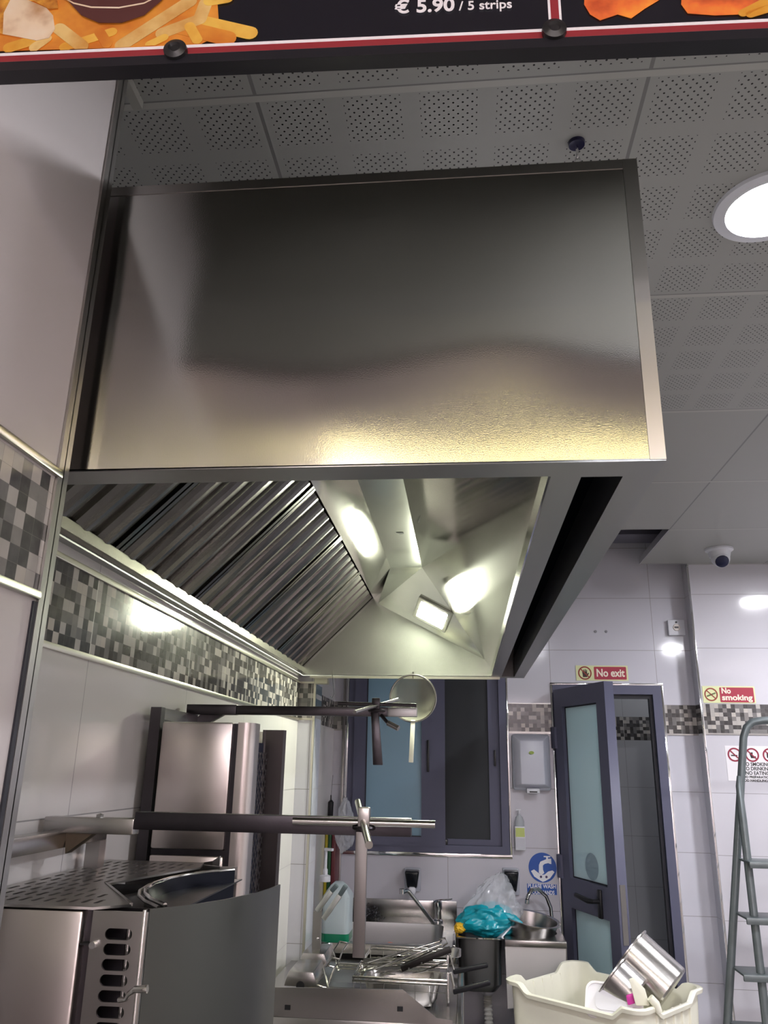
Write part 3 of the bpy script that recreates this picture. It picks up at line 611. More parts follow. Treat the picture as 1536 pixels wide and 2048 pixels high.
# no smoking
q0, q1 = at(1400, 1372, y=YR), at(1512, 1406, y=YR); x0, x1, z0, z1 = q0[0] + .008, q1[0], q1[2] - .002, q0[2]
s = thing('no_smoking_sign', ((x0 + x1) / 2, YR, z0), 'red and pale green No smoking sign on the right wall', 'sign'); M = FY(YR - .003)
MB().box((x0, YR - .0025, z0), (x1, YR, z1)).build('panel', glow, s)
plate('red_field', rrect(x0 + .078, z0 + .004, x1 - .006, z1 - .006, .004), [], .0006, M, sred, s)
prohib(s, x0 + .038, (z0 + z1) / 2, .031, M, ringred)
plate('cigarette_symbol', capsule(x0 + .02, (z0 + z1) / 2 - .008, x0 + .056, (z0 + z1) / 2 + .006, .0035), [], .0004, M, mat('pict_olive', '5c6a3c', .5), s)
text('words', 'No', x0 + .086, (z0 + z1) / 2 + .006, .036, FY(YR - .0036), ivory, s, bold=.0012, w=.042); text('words', 'smoking', x0 + .086, (z0 + z1) / 2 - .025, .036, FY(YR - .0036), ivory, s, bold=.0012, w=x1 - x0 - .086 - .014)
# no smoking / drinking / eating
q0, q1 = at(1449, 1492, y=YR), at(1536, 1561, y=YR); x0, z0, z1 = q0[0], q1[2], q0[2]; x1 = x0 + .265
s = thing('rules_sign', ((x0 + x1) / 2, YR, z0), 'white paper rules sign with three red prohibition circles', 'sign'); M = FY(YR - .002)
MB().box((x0, YR - .0015, z0 - .004), (x1, YR, z1 + .002)).build('sheet', mat('sign_paper', 'e6e3e6', .4), s); rr2 = mat('ring_wine', '8c1c38', .5); blk = mat('print_black', '1c1a1c', .5)
for k in range(3):
    cx, cy = x0 + .040 + .078 * k, z1 - .038; prohib(s, cx, cy, .031, M, rr2, .16)
    pg = [[(-.016, -.006), (.012, -.006), (.012, -.001), (-.016, -.001)], [(-.012, .01), (.004, .012), (.002, -.004), (.016, -.006), (.016, -.014), (-.006, -.014)], [(-.013, .012), (.013, .012), (.013, -.012), (-.013, -.012)]][k]
    plate('symbol', [(cx + a, cy + c) for a, c in pg], [], .0005, M, blk, s)
xc = (x0 + x1) / 2
for k, (t_, sz) in enumerate((('NO SMOKING', .022), ('NO DRINKING', .022), ('NO EATING', .022), ('FOOD PREPARATION OR', .0135), ('FOOD HANDLING AREA', .0135))):
    text('words', t_, xc, z1 - .086 - (.0195 * k if k < 3 else .0195 * 2 + .0145 * (k - 2)), sz, M, blk, s, 'CENTER', bold=.0005, w=(.125, .125, .105, .17, .165)[k])
# wash hands
c = at(1085, 1735, y=YB); r = .064; blue = mat('sign_blue', '1450a8', .4); wht = mat('sign_white', 'f0f0f6', .4)
s = thing('wash_hands_sign', (c[0], YB, c[2] - r), 'round blue wash hands symbol sign beside the door', 'sign'); M = FY(YB - .0015); M2 = FY(YB - .0025)
plate('disc', circ(c[0], c[2], r, 48), [], .002, M, blue, s)
X_, Z_ = c[0], c[2]; sc = r / 70
def pp(L): return [(X_ + (a - 140) * sc * .98, Z_ + (140 - d) * sc * .98) for a, d in L]
plate('tap_symbol', pp([(120, 165), (122, 128), (130, 112), (150, 104), (160, 100), (160, 90), (148, 90), (148, 84), (182, 84), (182, 90), (170, 90), (170, 98), (180, 96), (186, 96), (186, 122), (180, 122), (170, 118), (152, 122), (142, 130), (142, 150), (148, 165), (134, 176)]), [], .0008, M2, wht, s)
plate('hands_symbol', pp([(80, 158), (96, 150), (118, 166), (134, 176), (150, 172), (168, 158), (190, 152), (200, 160), (176, 190), (150, 204), (138, 208), (116, 196), (96, 184)]), [], .0008, M2, wht, s)
for a in (130, 158): plate('soap_dot', circ(*pp([(a, 184)])[0], .0055, 12), [], .001, M2, mat('violet_dot', '3c2a5c', .5), s)
q0, q1 = at(1054, 1767, y=YB), at(1114, 1790, y=YB); q0 = (q0[0], 0, q0[2])
s = thing('please_wash_sign', ((q0[0] + q1[0]) / 2, YB, q1[2]), 'blue PLEASE WASH YOUR HANDS plate below the round blue sign', 'sign')
MB().box((q0[0], YB - .002, q1[2]), (q1[0], YB, q0[2])).build('panel', blue, s)
zc = (q0[2] + q1[2]) / 2
text('words', 'PLEASE WASH', (q0[0] + q1[0]) / 2, zc + .005, .0235, FY(YB - .0025), wht, s, 'CENTER', bold=.0006, w=(q1[0] - q0[0]) * .94); text('words', 'YOUR HANDS', (q0[0] + q1[0]) / 2, zc - .021, .0235, FY(YB - .0025), wht, s, 'CENTER', bold=.0006, w=(q1[0] - q0[0]) * .84)
# towel dispenser
q0, q1 = at(1023, 1468, y=YB - .06), at(1106, 1582, y=YB - .06); x0, x1, z0, z1 = q0[0] + .002, q1[0] - .004, q1[2], q0[2]
s = thing('paper_towel_dispenser', ((x0 + x1) / 2, YB, z0), 'white paper towel dispenser between window and door', 'dispenser')
b = MB(); o_ = .03; b.quadbox([(x0, YB, z0), (x0, YB - .05, z0), (x1, YB - .05, z0), (x1, YB, z0), (x0, YB, z1), (x0, YB - .05, z1), (x1, YB - .05, z1), (x1, YB, z1)]); b.build('body', grey_pl, s, bevel=.012, seg=3)
b = MB(); b.quadbox([(x0 + .004, YB - .048, z0 + .012), (x0 + .035, YB - .105, z0 + .028), (x1 - .035, YB - .105, z0 + .028), (x1 - .004, YB - .048, z0 + .012), (x0 + .004, YB - .048, z1 - .004), (x0 + .035, YB - .09, z1 - .03), (x1 - .035, YB - .09, z1 - .03), (x1 - .004, YB - .048, z1 - .004)]); b.build('cover', mat('pale_lilac_plastic', 'd2d3e0', .3), s, bevel=.004)
xm = (x0 + x1) / 2; plate('badge', circ(xm - .003, z0 + .17, .012, 20, .6), [], .002, FY(YB - .102), mat('badge_green', '9fb84a', .4), s)
MB().box((xm - .03, YB - .09, z0 - .012), (xm + .03, YB - .03, z0 + .01)).build('outlet', white_pl, s, bevel=.004); MB().box((xm - .018, YB - .092, z0 - .008), (xm + .018, YB - .088, z0 - .002)).build('teeth', black, s)
# sanitiser bottle in holder
q0, q1 = at(1029, 1652, y=YB - .03), at(1051, 1700, y=YB - .03); xm = (q0[0] + q1[0]) / 2
s = thing('sanitiser_bottle', (xm, YB - .03, q1[2]), 'clear pump bottle in a white holder under the towel dispenser', 'bottle')
MB().box((q0[0], YB - .055, q1[2]), (q1[0], YB - .001, q0[2])).build('holder', white_pl, s, bevel=.003)
MB().box((q0[0] + .003, YB - .0565, q0[2] - .045), (q1[0] - .003, YB - .0545, q0[2] - .006)).build('green_label', mat('label_lime', 'c3cf7a', .5), s); MB().box((q0[0] + .003, YB - .0565, q1[2] + .01), (q1[0] - .003, YB - .0545, q0[2] - .05)).build('white_label', mat('label_white', 'c9c9d2', .5), s)
MB().lathe((xm, YB - .03, q0[2] - .01), [(.022, 0), (.022, .03), (.016, .05), (.007, .058), (.007, .066), (0, .066)], 24).build('bottle_body', clearpl, s, smooth=True)
b = MB(); zt_ = q0[2] + .056; b.tube([(xm, YB - .03, zt_), (xm, YB - .03, zt_ + .014)], .004, 10); b.bar((xm - .014, YB - .03, zt_ + .016), (xm + .008, YB - .03, zt_ + .016), .008, .005); b.build('pump', white_pl, s)
# soap dispensers
def soap(x0, x1, z0, z1, label):
    s = thing('soap_dispenser', ((x0 + x1) / 2, YB, z0), label, 'dispenser', 'black soap dispensers under the window')
    MB().box((x0 - .004, YB - .02, z0 + .01), (x1 + .004, YB, z1 + .004)).build('back_plate', grey_pl, s, bevel=.006)
    b = MB(); b.quadbox([(x0 + .012, YB - .02, z0 + .02), (x0 + .012, YB - .06, z0 + .03), (x1 - .012, YB - .06, z0 + .03), (x1 - .012, YB - .02, z0 + .02), (x0, YB - .02, z1), (x0, YB - .075, z1 - .006), (x1, YB - .075, z1 - .006), (x1, YB - .02, z1)]); b.build('body', mat('gloss_black', (.01, .012, .016), .12), s, bevel=.008, seg=3)
    xm = (x0 + x1) / 2; MB().box((xm - .016, YB - .07, z0), (xm + .016, YB - .02, z0 + .034)).build('push_lever', white_pl, s, bevel=.008, seg=3)
soap(-.284, -.216, 1.002, 1.108, 'black soap dispenser above the big sink tap'); soap(.172, .24, 1.0, 1.12, 'black soap dispenser behind the plastic bag on the small sink')

# ------------------------------------------------------------------ gyro grills
counter = thing('steel_counter', (-.37, 1.6, 0), 'steel counter under the two vertical grills', 'counter')
MB().box((-.648, .86, .86), (-.12, 2.2, .9)).build('worktop', steel, counter, bevel=.003)
for x in (-.62, -.15):
    for y in (.9, 2.15): MB().box((x - .02, y - .02, 0), (x + .02, y + .02, .86)).build('leg', steel_v, counter)
ZG = 1.39
def gy(px, py, y): return at(px, py, y=y)
g = thing('gyro_grill', (-.4, 1.25, .9), 'near vertical gyro grill with perforated top plate and curved side shields', 'grill', 'vertical gyro grills')
xa = gy(165, 1828, 1.02)[0]; xb = gy(188, 1820, 1.03)[0]; xc_ = gy(298, 1818, 1.03)[0]
MB().box((-.645, 1.02, .9), (xa, 1.10, ZG - .003)).build('body_panel', gyrosteel, g, bevel=.003)
MB().box((xa, 1.035, .9), (xb, 1.09, ZG - .003)).build('channel', smoked, g)
slots = []
for k in range(13):
    zz = ZG - .028 - k * .0165; slots.append(rrect(xb + .018, zz - .0062, xb + .018 + .034, zz + .0062, .006))
plate('slotted_panel', rect(xb, .9, xc_, ZG - .003), slots, .003, FY(1.03), steel_v, g)
MB().box((xb, 1.06, .9), (xc_, 1.065, ZG - .004)).build('inner_panel', smoked, g)
MB().tube([(xb + .042, 1.045, .95), (xb + .042, 1.045, ZG - .01)], .004, 10).build('gas_pipe', steel, g, smooth=True)
MB().lathe((xb + .006, 1.028, ZG - .04), [(0, .006), (.004, .006), (.0045, 0)], 14, (0, -1, 0)).build('bolt', chrome, g, smooth=True)
def gz(px, py, z=ZG): q = at(px, py, z=z); return (q[0], q[1])
outer = [(-.645, 1.022), (xb + .002, 1.022), gz(262, 1811), gz(212, 1770), gz(262, 1760), gz(330, 1748), gz(400, 1736), gz(408, 1727), (-.60, 1.50), (-.645, 1.50)]
def inside(x, y, P):
    c = False
    for i in range(len(P)):
        (x1, y1), (x2, y2) = P[i - 1], P[i]
        if (y1 > y) != (y2 > y) and x < (x2 - x1) * (y - y1) / (y2 - y1) + x1: c = not c
    return c
hs = []
for j in range(10):
    for i in range(11):
        x = -.628 + i * .0165; y = 1.05 + j * .044
        if all(inside(x + a, y + b_, outer) for a in (-.006, .010) for b_ in (-.006, .034)): hs.append(rrect(x - .003, y, x + .003, y + .028, .0028, 3))
plate('top_plate', outer, hs, .003, FZ(ZG), steel_v, g)
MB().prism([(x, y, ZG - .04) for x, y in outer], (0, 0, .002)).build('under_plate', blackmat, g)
b = MB(); b.bar((gz(212, 1769) + (ZG + .001,)), (gz(262, 1811) + (ZG + .001,)), .004, .004); b.build('notch_lip', steel, g)
q1_, q2_, q3_ = gz(212, 1770), gz(262, 1811), gz(400, 1738)
MB().prism([(q1_[0], q1_[1], ZG - .02), (q2_[0], q2_[1], ZG - .02), (-.385, 1.05, ZG - .02), (-.385, 1.46, ZG - .02), (q3_[0], q3_[1], ZG - .02)], (0, 0, .002)).build('recess_plate', smoked, g)
ap = [gz(*p) for p in ((468, 1741), (420, 1745), (380, 1750), (340, 1758), (308, 1768), (291, 1779), (290, 1789), (303, 1800), (330, 1812))]
MB().sheet([(x, y, ZG) for x, y in ap], [(x, y, 1.0) for x, y in ap], .003).build('heat_reflector', mat('reflector_dark', (.02, .022, .03), .3, 1), g, smooth=True)
MB().tube([(x, y, ZG + .001) for x, y in ap], .0028, 8).build('reflector_rim', polished, g, smooth=True)
s2 = [(x - .008, y, ZG - .002) for x, y in ap]; MB().tube(s2, .0025, 8).build('outer_rim', steel, g, smooth=True)
sp_ = [gz(*p) for p in ((300, 1818), (320, 1816), (380, 1810), (450, 1799), (515, 1785), (540, 1777), (561, 1769))]
MB().sheet([(x, y, ZG) for x, y in sp_], [(x, y, .93) for x, y in sp_], .002).build('side_shield', shieldm, g, smooth=True)
MB().bar((sp_[0][0] - .004, sp_[0][1] - .004, ZG), (sp_[0][0] - .004, sp_[0][1] - .004, .93), .004, .008).build('shield_hinge', polished, g, bevel=.001)
fp = [gz(405, 1729), gz(440, 1733), gz(475, 1733), gz(462, 1738)]
MB().sheet([(x, y, ZG) for x, y in fp[:3]], [(x, y, .93) for x, y in fp[:3]], .002).build('side_shield', steel_v, g)
MB().tube([gy(238, 2000, .99), gy(252, 1998, .985), gy(258, 1988, .98), gy(270, 1979, .975), gy(295, 1978, .975)], [.0028, .0028, .003, .0035, .0045]).build('lever', polished, g, smooth=True)
YA = 1.25
ta, tb = gy(98, 1632, YA), gy(98, 1664, YA); tc_ = gy(275, 1635, YA); zA = (ta[2] + tb[2]) / 2; hA = ta[2] - tb[2]
MB().box((ta[0], YA - .013, tb[2]), (tc_[0], YA + .013, ta[2])).build('arm_sleeve', steel, g, bevel=.0015)
te = gy(823, 1650, YA); zc2 = (gy(600, 1634, YA)[2] + gy(600, 1664, YA)[2]) / 2
MB().box((tc_[0], YA - .011, zc2 - .0125), (te[0], YA + .011, zc2 + .0125)).build('spit_arm', smoked, g, bevel=.001)
q = gy(200, 1631, YA); MB().lathe((q[0], YA, ta[2]), [(.006, 0), (.006, .004), (0, .006)], 6).build('bolt', steel, g)
q = gy(160, 1668, YA); MB().prism([(ta[0] + .03, YA, tb[2]), (ta[0] + .075, YA, tb[2]), (ta[0] + .034, YA, tb[2] - .03)], (0, .02, 0)).build('gusset', burnt, g)
zr = (1.456 + 1.434) / 2
MB().box((-.634, .93, 1.434), (-.61, 1.40, 1.459)).build('support_rail', steel, g, bevel=.0015)
MB().box((-.634, 1.375, ZG), (-.61, 1.40, 1.434)).build('support_post', steel_v, g); MB().box((-.634, .93, .9), (-.61, .955, 1.434)).build('support_post', steel_v, g)
q = gy(727, 1640, YA); sx_ = q[0]
MB().box((sx_ - .0085, YA - .0215, 1.306), (sx_ + .0085, YA - .0125, 1.47)).build('spit_rod', mat('rod_steel', (.19, .18, .175), .4, 1), g, bevel=.001)
q = gy(727, 1634, YA - .03); MB().box((q[0] - .0085, YA - .03, q[2] - .014), (q[0] + .0085, YA - .012, q[2] + .013)).build('spit_head', steel_v, g, bevel=.002)
a, c = gy(586, 1642, YA - .02), gy(870, 1649, YA - .02); MB().tube([a, c], .0052, 16).build('cross_handle', rodsteel, g, smooth=True)
a, c = gy(716, 1604, YA + .10), gy(738, 1690, YA - .14); MB().tube([a, c], .0052, 16).build('cross_handle', rodsteel, g, smooth=True)
q = gy(727, 1656, YA - .02); MB().tube([(q[0] + .0145 * math.cos(t), YA - .016 + .0145 * math.sin(t), q[2]) for t in [2 * PI * k / 24 for k in range(24)]], .0028, 8, closed=True).build('collar', smoked, g, smooth=True)

g = thing('gyro_grill', (-.45, 1.85, .9), 'far vertical gyro grill with tall steel side panel and mesh guard', 'grill', 'vertical gyro grills')
Y1 = 1.60; YM = 1.83; Y2 = 2.04; Y3 = 1.765
pz = gy(400, 1444, Y1)[2]; x0 = gy(325, 1444, Y1)[0]; x1 = gy(466, 1445, Y1)[0]; x2 = gy(477, 1445, Y1)[0]; x3 = gy(508, 1448, Y1)[0]
zf = gy(400, 1700, Y1)[2]; zf2 = gy(400, 1712, Y1)[2]
MB().box((x0, Y1, zf), (x1, Y1 + .02, pz)).build('side_panel', gyrosteel, g, bevel=.004)
MB().box((x0, Y1 + .006, zf2), (x1, Y1 + .02, zf)).build('seam', smoked, g)
MB().box((x0, Y1, .9), (x1, Y1 + .02, zf2)).build('lower_panel', gyrosteel, g, bevel=.004)
MB().box((x1, Y1 + .006, .9), (x2, Y1 + .02, pz - .002)).build('channel', smoked, g)
b = MB(); rr_ = x3 - x2; cpts = [(x2, Y1)] + [(x2 + .012 + (rr_ - .012) * math.sin(t), Y1 + (rr_ - .012) * (1 - math.cos(t))) for t in [PI / 2 * k / 8 for k in range(9)]] + [(x3, Y1 + .05), (x2, Y1 + .05)]
b.prism([(x, y, .9) for x, y in cpts], (0, 0, pz - .9)).build('rounded_corner', gyrosteel, g, smooth=True)
pw0, pw1, pzt = gy(303, 1414, Y1)[0], gy(324, 1414, Y1)[0], gy(312, 1414, Y1)[2]
MB().box((pw0, Y1 - .002, .9), (pw1, Y1 + .02, pzt)).build('support_post', darksteel, g)
MB().box((pw0, Y1 + .02, pzt - .024), (pw1, YM, pzt - .001)).build('support_rail', steel, g)
MB().box((x0, Y1 + .02, .9), (x0 + .08, Y2, pz - .01)).build('body', steel_v, g)
# burner guard
gx = x3 - .006; ygo = Y1 + .05
MB().box((x0 + .08, ygo, .9), (gx - .012, Y3, gy(512, 1485, 1.7)[2])).build('burner_block', slotdark, g)
b = MB(); zt_ = gy(512, 1485, 1.7)[2] - .02
def clipseg(y0, z0, y1, z1, za, zb_):
    if z0 > z1: y0, z0, y1, z1 = y1, z1, y0, z0
    if z1 <= za or z0 >= zb_: return None
    if z0 < za: t = (za - z0) / (z1 - z0); y0 += (y1 - y0) * t; z0 = za
    if z1 > zb_: t = (z1 - zb_) / (z1 - z0); y1 += (y0 - y1) * t; z1 = zb_
    return y0, z0, y1, z1
Wg = Y3 - ygo - .012
for k in range(-6, 36):
    for sgn in (1, -1):
        za = .93 + k * .0225; r_ = clipseg(ygo + .01, za if sgn > 0 else za + Wg * 1.0, ygo + .01 + Wg, za + Wg * 1.0 if sgn > 0 else za, .93, zt_)
        if r_: b.bar((gx - .003, r_[0], r_[1]), (gx - .003, r_[2], r_[3]), .0016, .0016)
b.build('mesh_guard', mat('mesh_wire', (.35, .33, .33), .35, 1), g)
Y3 = 1.765; wx0, wx1, wz = gy(528, 1460, Y3)[0], gy(567, 1463, Y3)[0], gy(545, 1460, Y3)[2]
MB().sheet([(wx0, Y3 - .004, wz), (wx0 + .005, Y3, wz), (wx1, Y3, wz), (wx1 + .004, Y3 + .012, wz)], [(wx0, Y3 - .004, .93), (wx0 + .005, Y3, .93), (wx1, Y3, .93), (wx1 + .004, Y3 + .012, .93)], .003).build('side_shield', mat('shield_dark', (.085, .075, .075), .35, 1), g)
MB().box((x0 + .08, Y3 + .005, wz - .035), (wx0 + .004, Y3 + .02, wz - .004)).build('rear_bracket', steel, g)
ta, tb, tc_ = gy(377, 1409, YM), gy(377, 1429, YM), gy(476, 1410, YM)
MB().box((max(ta[0], -.645), YM - .012, tb[2]), (tc_[0], YM + .012, ta[2])).build('arm_sleeve', smoked, g, bevel=.0015)
te = gy(834, 1420, YM); za, zb_ = gy(600, 1431, YM)[2], gy(600, 1413, YM)[2]; tm = gy(776, 1420, YM)
MB().box((tc_[0], YM - .01, za), (tm[0], YM + .01, zb_)).build('spit_arm', darksteel, g, bevel=.001)
MB().box((tm[0], YM - .01, za), (te[0], YM + .01, zb_)).build('arm_end', mat('galvanised', (.5, .5, .5), .4, 1), g, bevel=.001)
MB().prism([(ta[0] + .03, YM, tb[2]), (ta[0] + .085, YM, tb[2]), (ta[0] + .03, YM, tb[2] - .03), (ta[0] - .0, YM, tb[2] - .03)], (0, .015, 0)).build('gusset', smoked, g)
a, c = gy(750, 1425, YM - .016), gy(756, 1530, YM - .016); w2 = .0105
MB().quadbox([(c[0] - w2, YM - .024, c[2]), (c[0] + w2, YM - .024, c[2]), (c[0] + w2, YM - .012, c[2]), (c[0] - w2, YM - .012, c[2]), (a[0] - w2 * .8, YM - .024, a[2]), (a[0] + w2 * .8, YM - .024, a[2]), (a[0] + w2 * .8, YM - .012, a[2]), (a[0] - w2 * .8, YM - .012, a[2])]).build('spit_rod', darksteel, g, bevel=.001)
q = gy(752, 1408, YM - .02); MB().box((q[0] - .009, YM - .026, q[2] - .014), (q[0] + .009, YM - .012, q[2] + .013)).build('spit_head', darksteel, g, bevel=.002)
MB().tube([gy(676, 1407, YM - .02), gy(833, 1411, YM - .02)], .0042, 14).build('cross_handle', darksteel, g, smooth=True)
MB().tube([gy(709, 1424, YM - .16), gy(795, 1399, YM + .12)], .0042, 14).build('cross_handle', steel, g, smooth=True)
MB().tube([gy(762, 1430, YM - .03), gy(776, 1446, YM - .04)], .004, 12).build('locking_lever', smoked, g, smooth=True)
MB().tube([gy(776, 1446, YM - .04), gy(797, 1457, YM - .05)], .006, 14).build('lever_grip', steel, g, smooth=True)
q = gy(753, 1421, YM - .02); MB().tube([(q[0] + .017 * math.cos(t), YM - .016 + .017 * math.sin(t), q[2]) for t in [2 * PI * k / 24 for k in range(24)]], .0028, 8, closed=True).build('collar', darksteel, g, smooth=True)
dp = [gy(*p) for p in ((255, 1723, 1.53), (400, 1726, 1.53), (425, 1722, 1.52), (440, 1712, 1.51))]
MB().sheet(dp, [Vector((v.x, v.y, .95)) for v in dp], .002).build('drip_guard', steel, g)

# ------------------------------------------------------------------ deep fryer
YF = 2.5
fr_ = thing('deep_fryer', (-.34, 2.85, 0), 'double steel deep fryer with sloped side panel in front of the sink', 'fryer')
pts = [at(*p, y=YF) for p in ((540, 1976), (805, 1979), (873, 2036), (905, 2041))]; pts = [Vector((-.63, YF, pts[0][2]))] + pts[1:]
zl = pts[3][2]
MB().prism(pts + [Vector((pts[3][0], YF, zl - .012)), Vector((-.63, YF, zl - .012))], (0, .004, 0)).build('side_panel', steel, fr_)
XF = pts[3][0]
MB().box((-.63, YF, 0), (XF + .004, YF + .70, zl - .012)).build('body', steel_v, fr_, bevel=.004)
zt2 = zl - .01
plate('top', rect(-.63, YF + .004, XF + .01, YF + .70), [rect(-.46, YF + .05, XF - .05, YF + .32), rect(-.46, YF + .38, XF - .05, YF + .65)], .004, FZ(zt2), steel, fr_)
for yy in (.05, .38):
    b = MB(); b.box((-.46, YF + yy, zt2 - .12), (XF - .05, YF + yy + .27, zt2 - .118)); b.box((-.46, YF + yy, zt2 - .12), (-.458, YF + yy + .27, zt2)); b.box((XF - .052, YF + yy, zt2 - .12), (XF - .05, YF + yy + .27, zt2)); b.box((-.46, YF + yy + .268, zt2 - .12), (XF - .05, YF + yy + .27, zt2)); b.build('tank', innersteel, fr_)
for px, py in ((575, 2015), (800, 2018)):
    q = at(px, py, y=YF - .001); MB().box((q[0] - .008, YF - .0015, q[2] - .006), (q[0] + .008, YF + .001, q[2] + .006)).build('panel_slot', blackmat, fr_)
for px0, px1, pt_, pb_, y in ((568, 634, 1945, 1972, 2.62), (597, 655, 1908, 1932, 2.92)):
    a, c = at(px0, pb_, y=y), at(px1, pt_, y=y); x0 = max(a[0], -.64); d = .16
    hd = MB().prism([(x0, y, a[2]), (c[0], y, a[2]), (c[0], y, a[2] + .010), (c[0] - .012, y, c[2]), (x0 + .012, y, c[2]), (x0, y, a[2] + .010)], (0, d, 0)).build('element_head', steel, fr_, bevel=.002)
    if px0 > 590: MB().lathe(((x0 + c[0]) / 2, y, a[2] + .006), [(0, .004), (.010, .003), (.012, 0)], 20, (0, -1, 0)).build('gold_lit_disc', mat('gold_light_tone', 'c9b057', .4), hd, smooth=True)  # amber disc stands in for gold light on the far head
    else: MB().lathe(((x0 + c[0]) / 2, y, a[2] + .002), [(0, .0015), (.012, .001), (.013, 0)], 20, (0, -1, 0)).build('cable_opening', blackmat, hd)
    MB().tube([(c[0] - .004, y + .01, a[2] + .004), (c[0] + .03, y + .01, a[2] - .002), (c[0] + .045, y + .04, c[2] + .004), (c[0] + .05, y + .13, c[2] + .01), (c[0] + .02, y + .14, c[2] + .012), (c[0] + .012, y + .05, c[2] + .002), (c[0] + .04, y - .01, a[2] - .004)], .0028, 8).build('wire_loop', polished, hd, smooth=True)
    MB().tube([(c[0] + .02, y + .06, zt2 + .02), (-.2, y + .06, zt2 + .02)], .003, 8).build('heating_element', polished, hd, smooth=True)
    MB().tube([(c[0] + .02, y + .075, zt2 + .026), (-.2, y + .075, zt2 + .026)], .003, 8).build('heating_element', polished, hd, smooth=True)
ps1 = at(633, 1893, y=2.98); ps0 = at(633, 1822, y=2.98)
MB().box((ps1[0] - .014, 2.97, zt2), (ps1[0] + .014, 2.99, ps0[2])).build('lift_post', steel_v, fr_)
for (a, c, d, y) in (((634, 1822), (663, 1782), (674, 1770), 2.96), ((647, 1838), (680, 1790), (692, 1771), 2.92)):
    A_, B_, D_ = at(*a, y=y), at(*c, y=y), at(*d, y=y)
    hnd = MB().bar(A_, B_, .018, .024, (0, 1, 0)).build('lift_handle', mat('pale_handle_%d' % a[0], 'a8aaa8', .35, .6), fr_, bevel=.003); MB().bar(B_, D_, .016, .02, (0, 1, 0)).build('grip_end', mat('slate_grip_%d' % a[0], '4e5b60', .4), hnd, bevel=.003)
q = at(636, 1877, y=2.969); MB().lathe(q, [(0, .003), (.004, .002), (.0045, 0)], 12, (0, -1, 0)).build('screw', chrome, fr_)
# front control edge
MB().box((XF + .004, YF + .01, zl - .06), (XF + .03, YF + .7, zl - .016)).build('front_edge', steel, fr_, bevel=.008, seg=3)

# fry baskets
def basket(px_l, px_r, py_l, py_r, y0, y1, hx0, hy0, hx1, hy1, label):
    a, c = at(px_l, py_l, y=y0), at(px_r, py_r, y=y0); z = (a[2] + c[2]) / 2
    k = thing('fry_basket', ((a[0] + c[0]) / 2, (y0 + y1) / 2, z - .1), label, 'basket', 'fry baskets on the deep fryer')
    b = MB()
    for dz in (0, -.009): b.tube([(a[0], y0, z + dz), (c[0], y0, z + dz), (c[0], y1, z + dz), (a[0], y1, z + dz)], .0034, 8, closed=True)
    b.build('rim', polished, k, smooth=True)
    b = MB(); nx = 6; ny = 4
    for i in range(nx + 1):
        x = a[0] + (c[0] - a[0]) * i / nx; b.tube([(x, y0, z), (x, y0 + .01, z - .10), (x, y1 - .01, z - .10), (x, y1, z)], .0009, 5)
    for i in (1, 3):
        zz = z - .1 * i / 3; b.tube([(a[0], y0 + .01, zz), (c[0], y0 + .01, zz), (c[0], y1 - .01, zz), (a[0], y1 - .01, zz)], .0009, 5, closed=True)
    for i in range(1, ny): b.tube([(a[0], y0 + (y1 - y0) * i / ny, z - .1), (c[0], y0 + (y1 - y0) * i / ny, z - .1)], .0009, 5)
    b.build('wire_cage', polished, k)
    ym = (y0 + y1) / 2; h0, h1 = at(hx0, hy0, y=ym), at(hx1, hy1, y=ym)
    MB().tube([(c[0], ym - .02, z), (c[0] + .01, ym - .01, z + .004), h0 + (h1 - h0) * .05], .004, 8).build('bracket', polished, k, smooth=True)
    b = MB(); b.box((c[0] - .002, ym - .022, z - .075), (c[0] + .006, ym + .022, z + .006)); b.build('hanging_plate', steel, k, bevel=.002)
    MB().bar(h0, h1, .018, .0145).build('grip', mat('basket_grip', (.006, .006, .009), .45, spec=.25), k, bevel=.005, seg=3)
basket(706, 893, 1951, 1965, 2.60, 2.80, 906, 1984, 981, 1964, 'nearer fry basket with black grip pointing right')
basket(728, 893, 1918, 1925, 2.93, 3.13, 906, 1944, 976, 1930, 'farther fry basket with black grip pointing right')
# steel pans and utensils lying on the fryer
def pan(name, x0, x1, y0, y1, zt, dep, r, label, cat, group=None, m=None):
    b = MB(); rings = []
    for ins, z, rr in ((0, zt, r), (.008, zt - .001, r), (.012, zt - .012, r), (.018, zt - dep * .7, r), (.03, zt - dep, r * .8), (.05, zt - dep - .002, r * .6)):
        rings.append([b.bm.verts.new((x, y, z)) for x, y in rrect(x0 + ins, y0 + ins, x1 - ins, y1 - ins, rr)])
    for A, B in zip(rings, rings[1:]):
        for k in range(len(A)): b.bm.faces.new((A[k], A[(k + 1) % len(A)], B[(k + 1) % len(A)], B[k]))
    b.bm.faces.new(rings[-1]); return tag(b.build(name, m or steel, None, smooth=True), label, cat, group)
a, c = at(722, 1958, y=2.64), at(886, 1962, y=2.64); pz_ = a[2] - .003
pan('steel_pan', a[0], c[0], 2.613, 2.787, pz_, .062, .035, 'rounded steel pan sitting in the nearer fry basket', 'pan', 'steel pans on the fryer')
a, c = at(690, 1884, y=3.26), at(884, 1892, y=3.26)
pan('steel_tray', -.55, a[0] + .43, 3.215, 3.40, at(760, 1889, y=3.39)[2], .05, .03, 'long shallow steel tray at the sink edge behind the fryer', 'tray', None)
ub = at(830, 1940, y=2.8)
def P3(px, py, y=2.78): return at(px, py, y=y)
t_ = thing('serving_tongs', P3(800, 1925), 'long polished steel tongs lying across the fry baskets', 'tongs')
MB().bar(P3(742, 1942), P3(884, 1888), .010, .006).build('jaw', polished, t_, bevel=.002); MB().bar(P3(735, 1926), P3(880, 1882), .010, .005).build('jaw', polished, t_, bevel=.002)
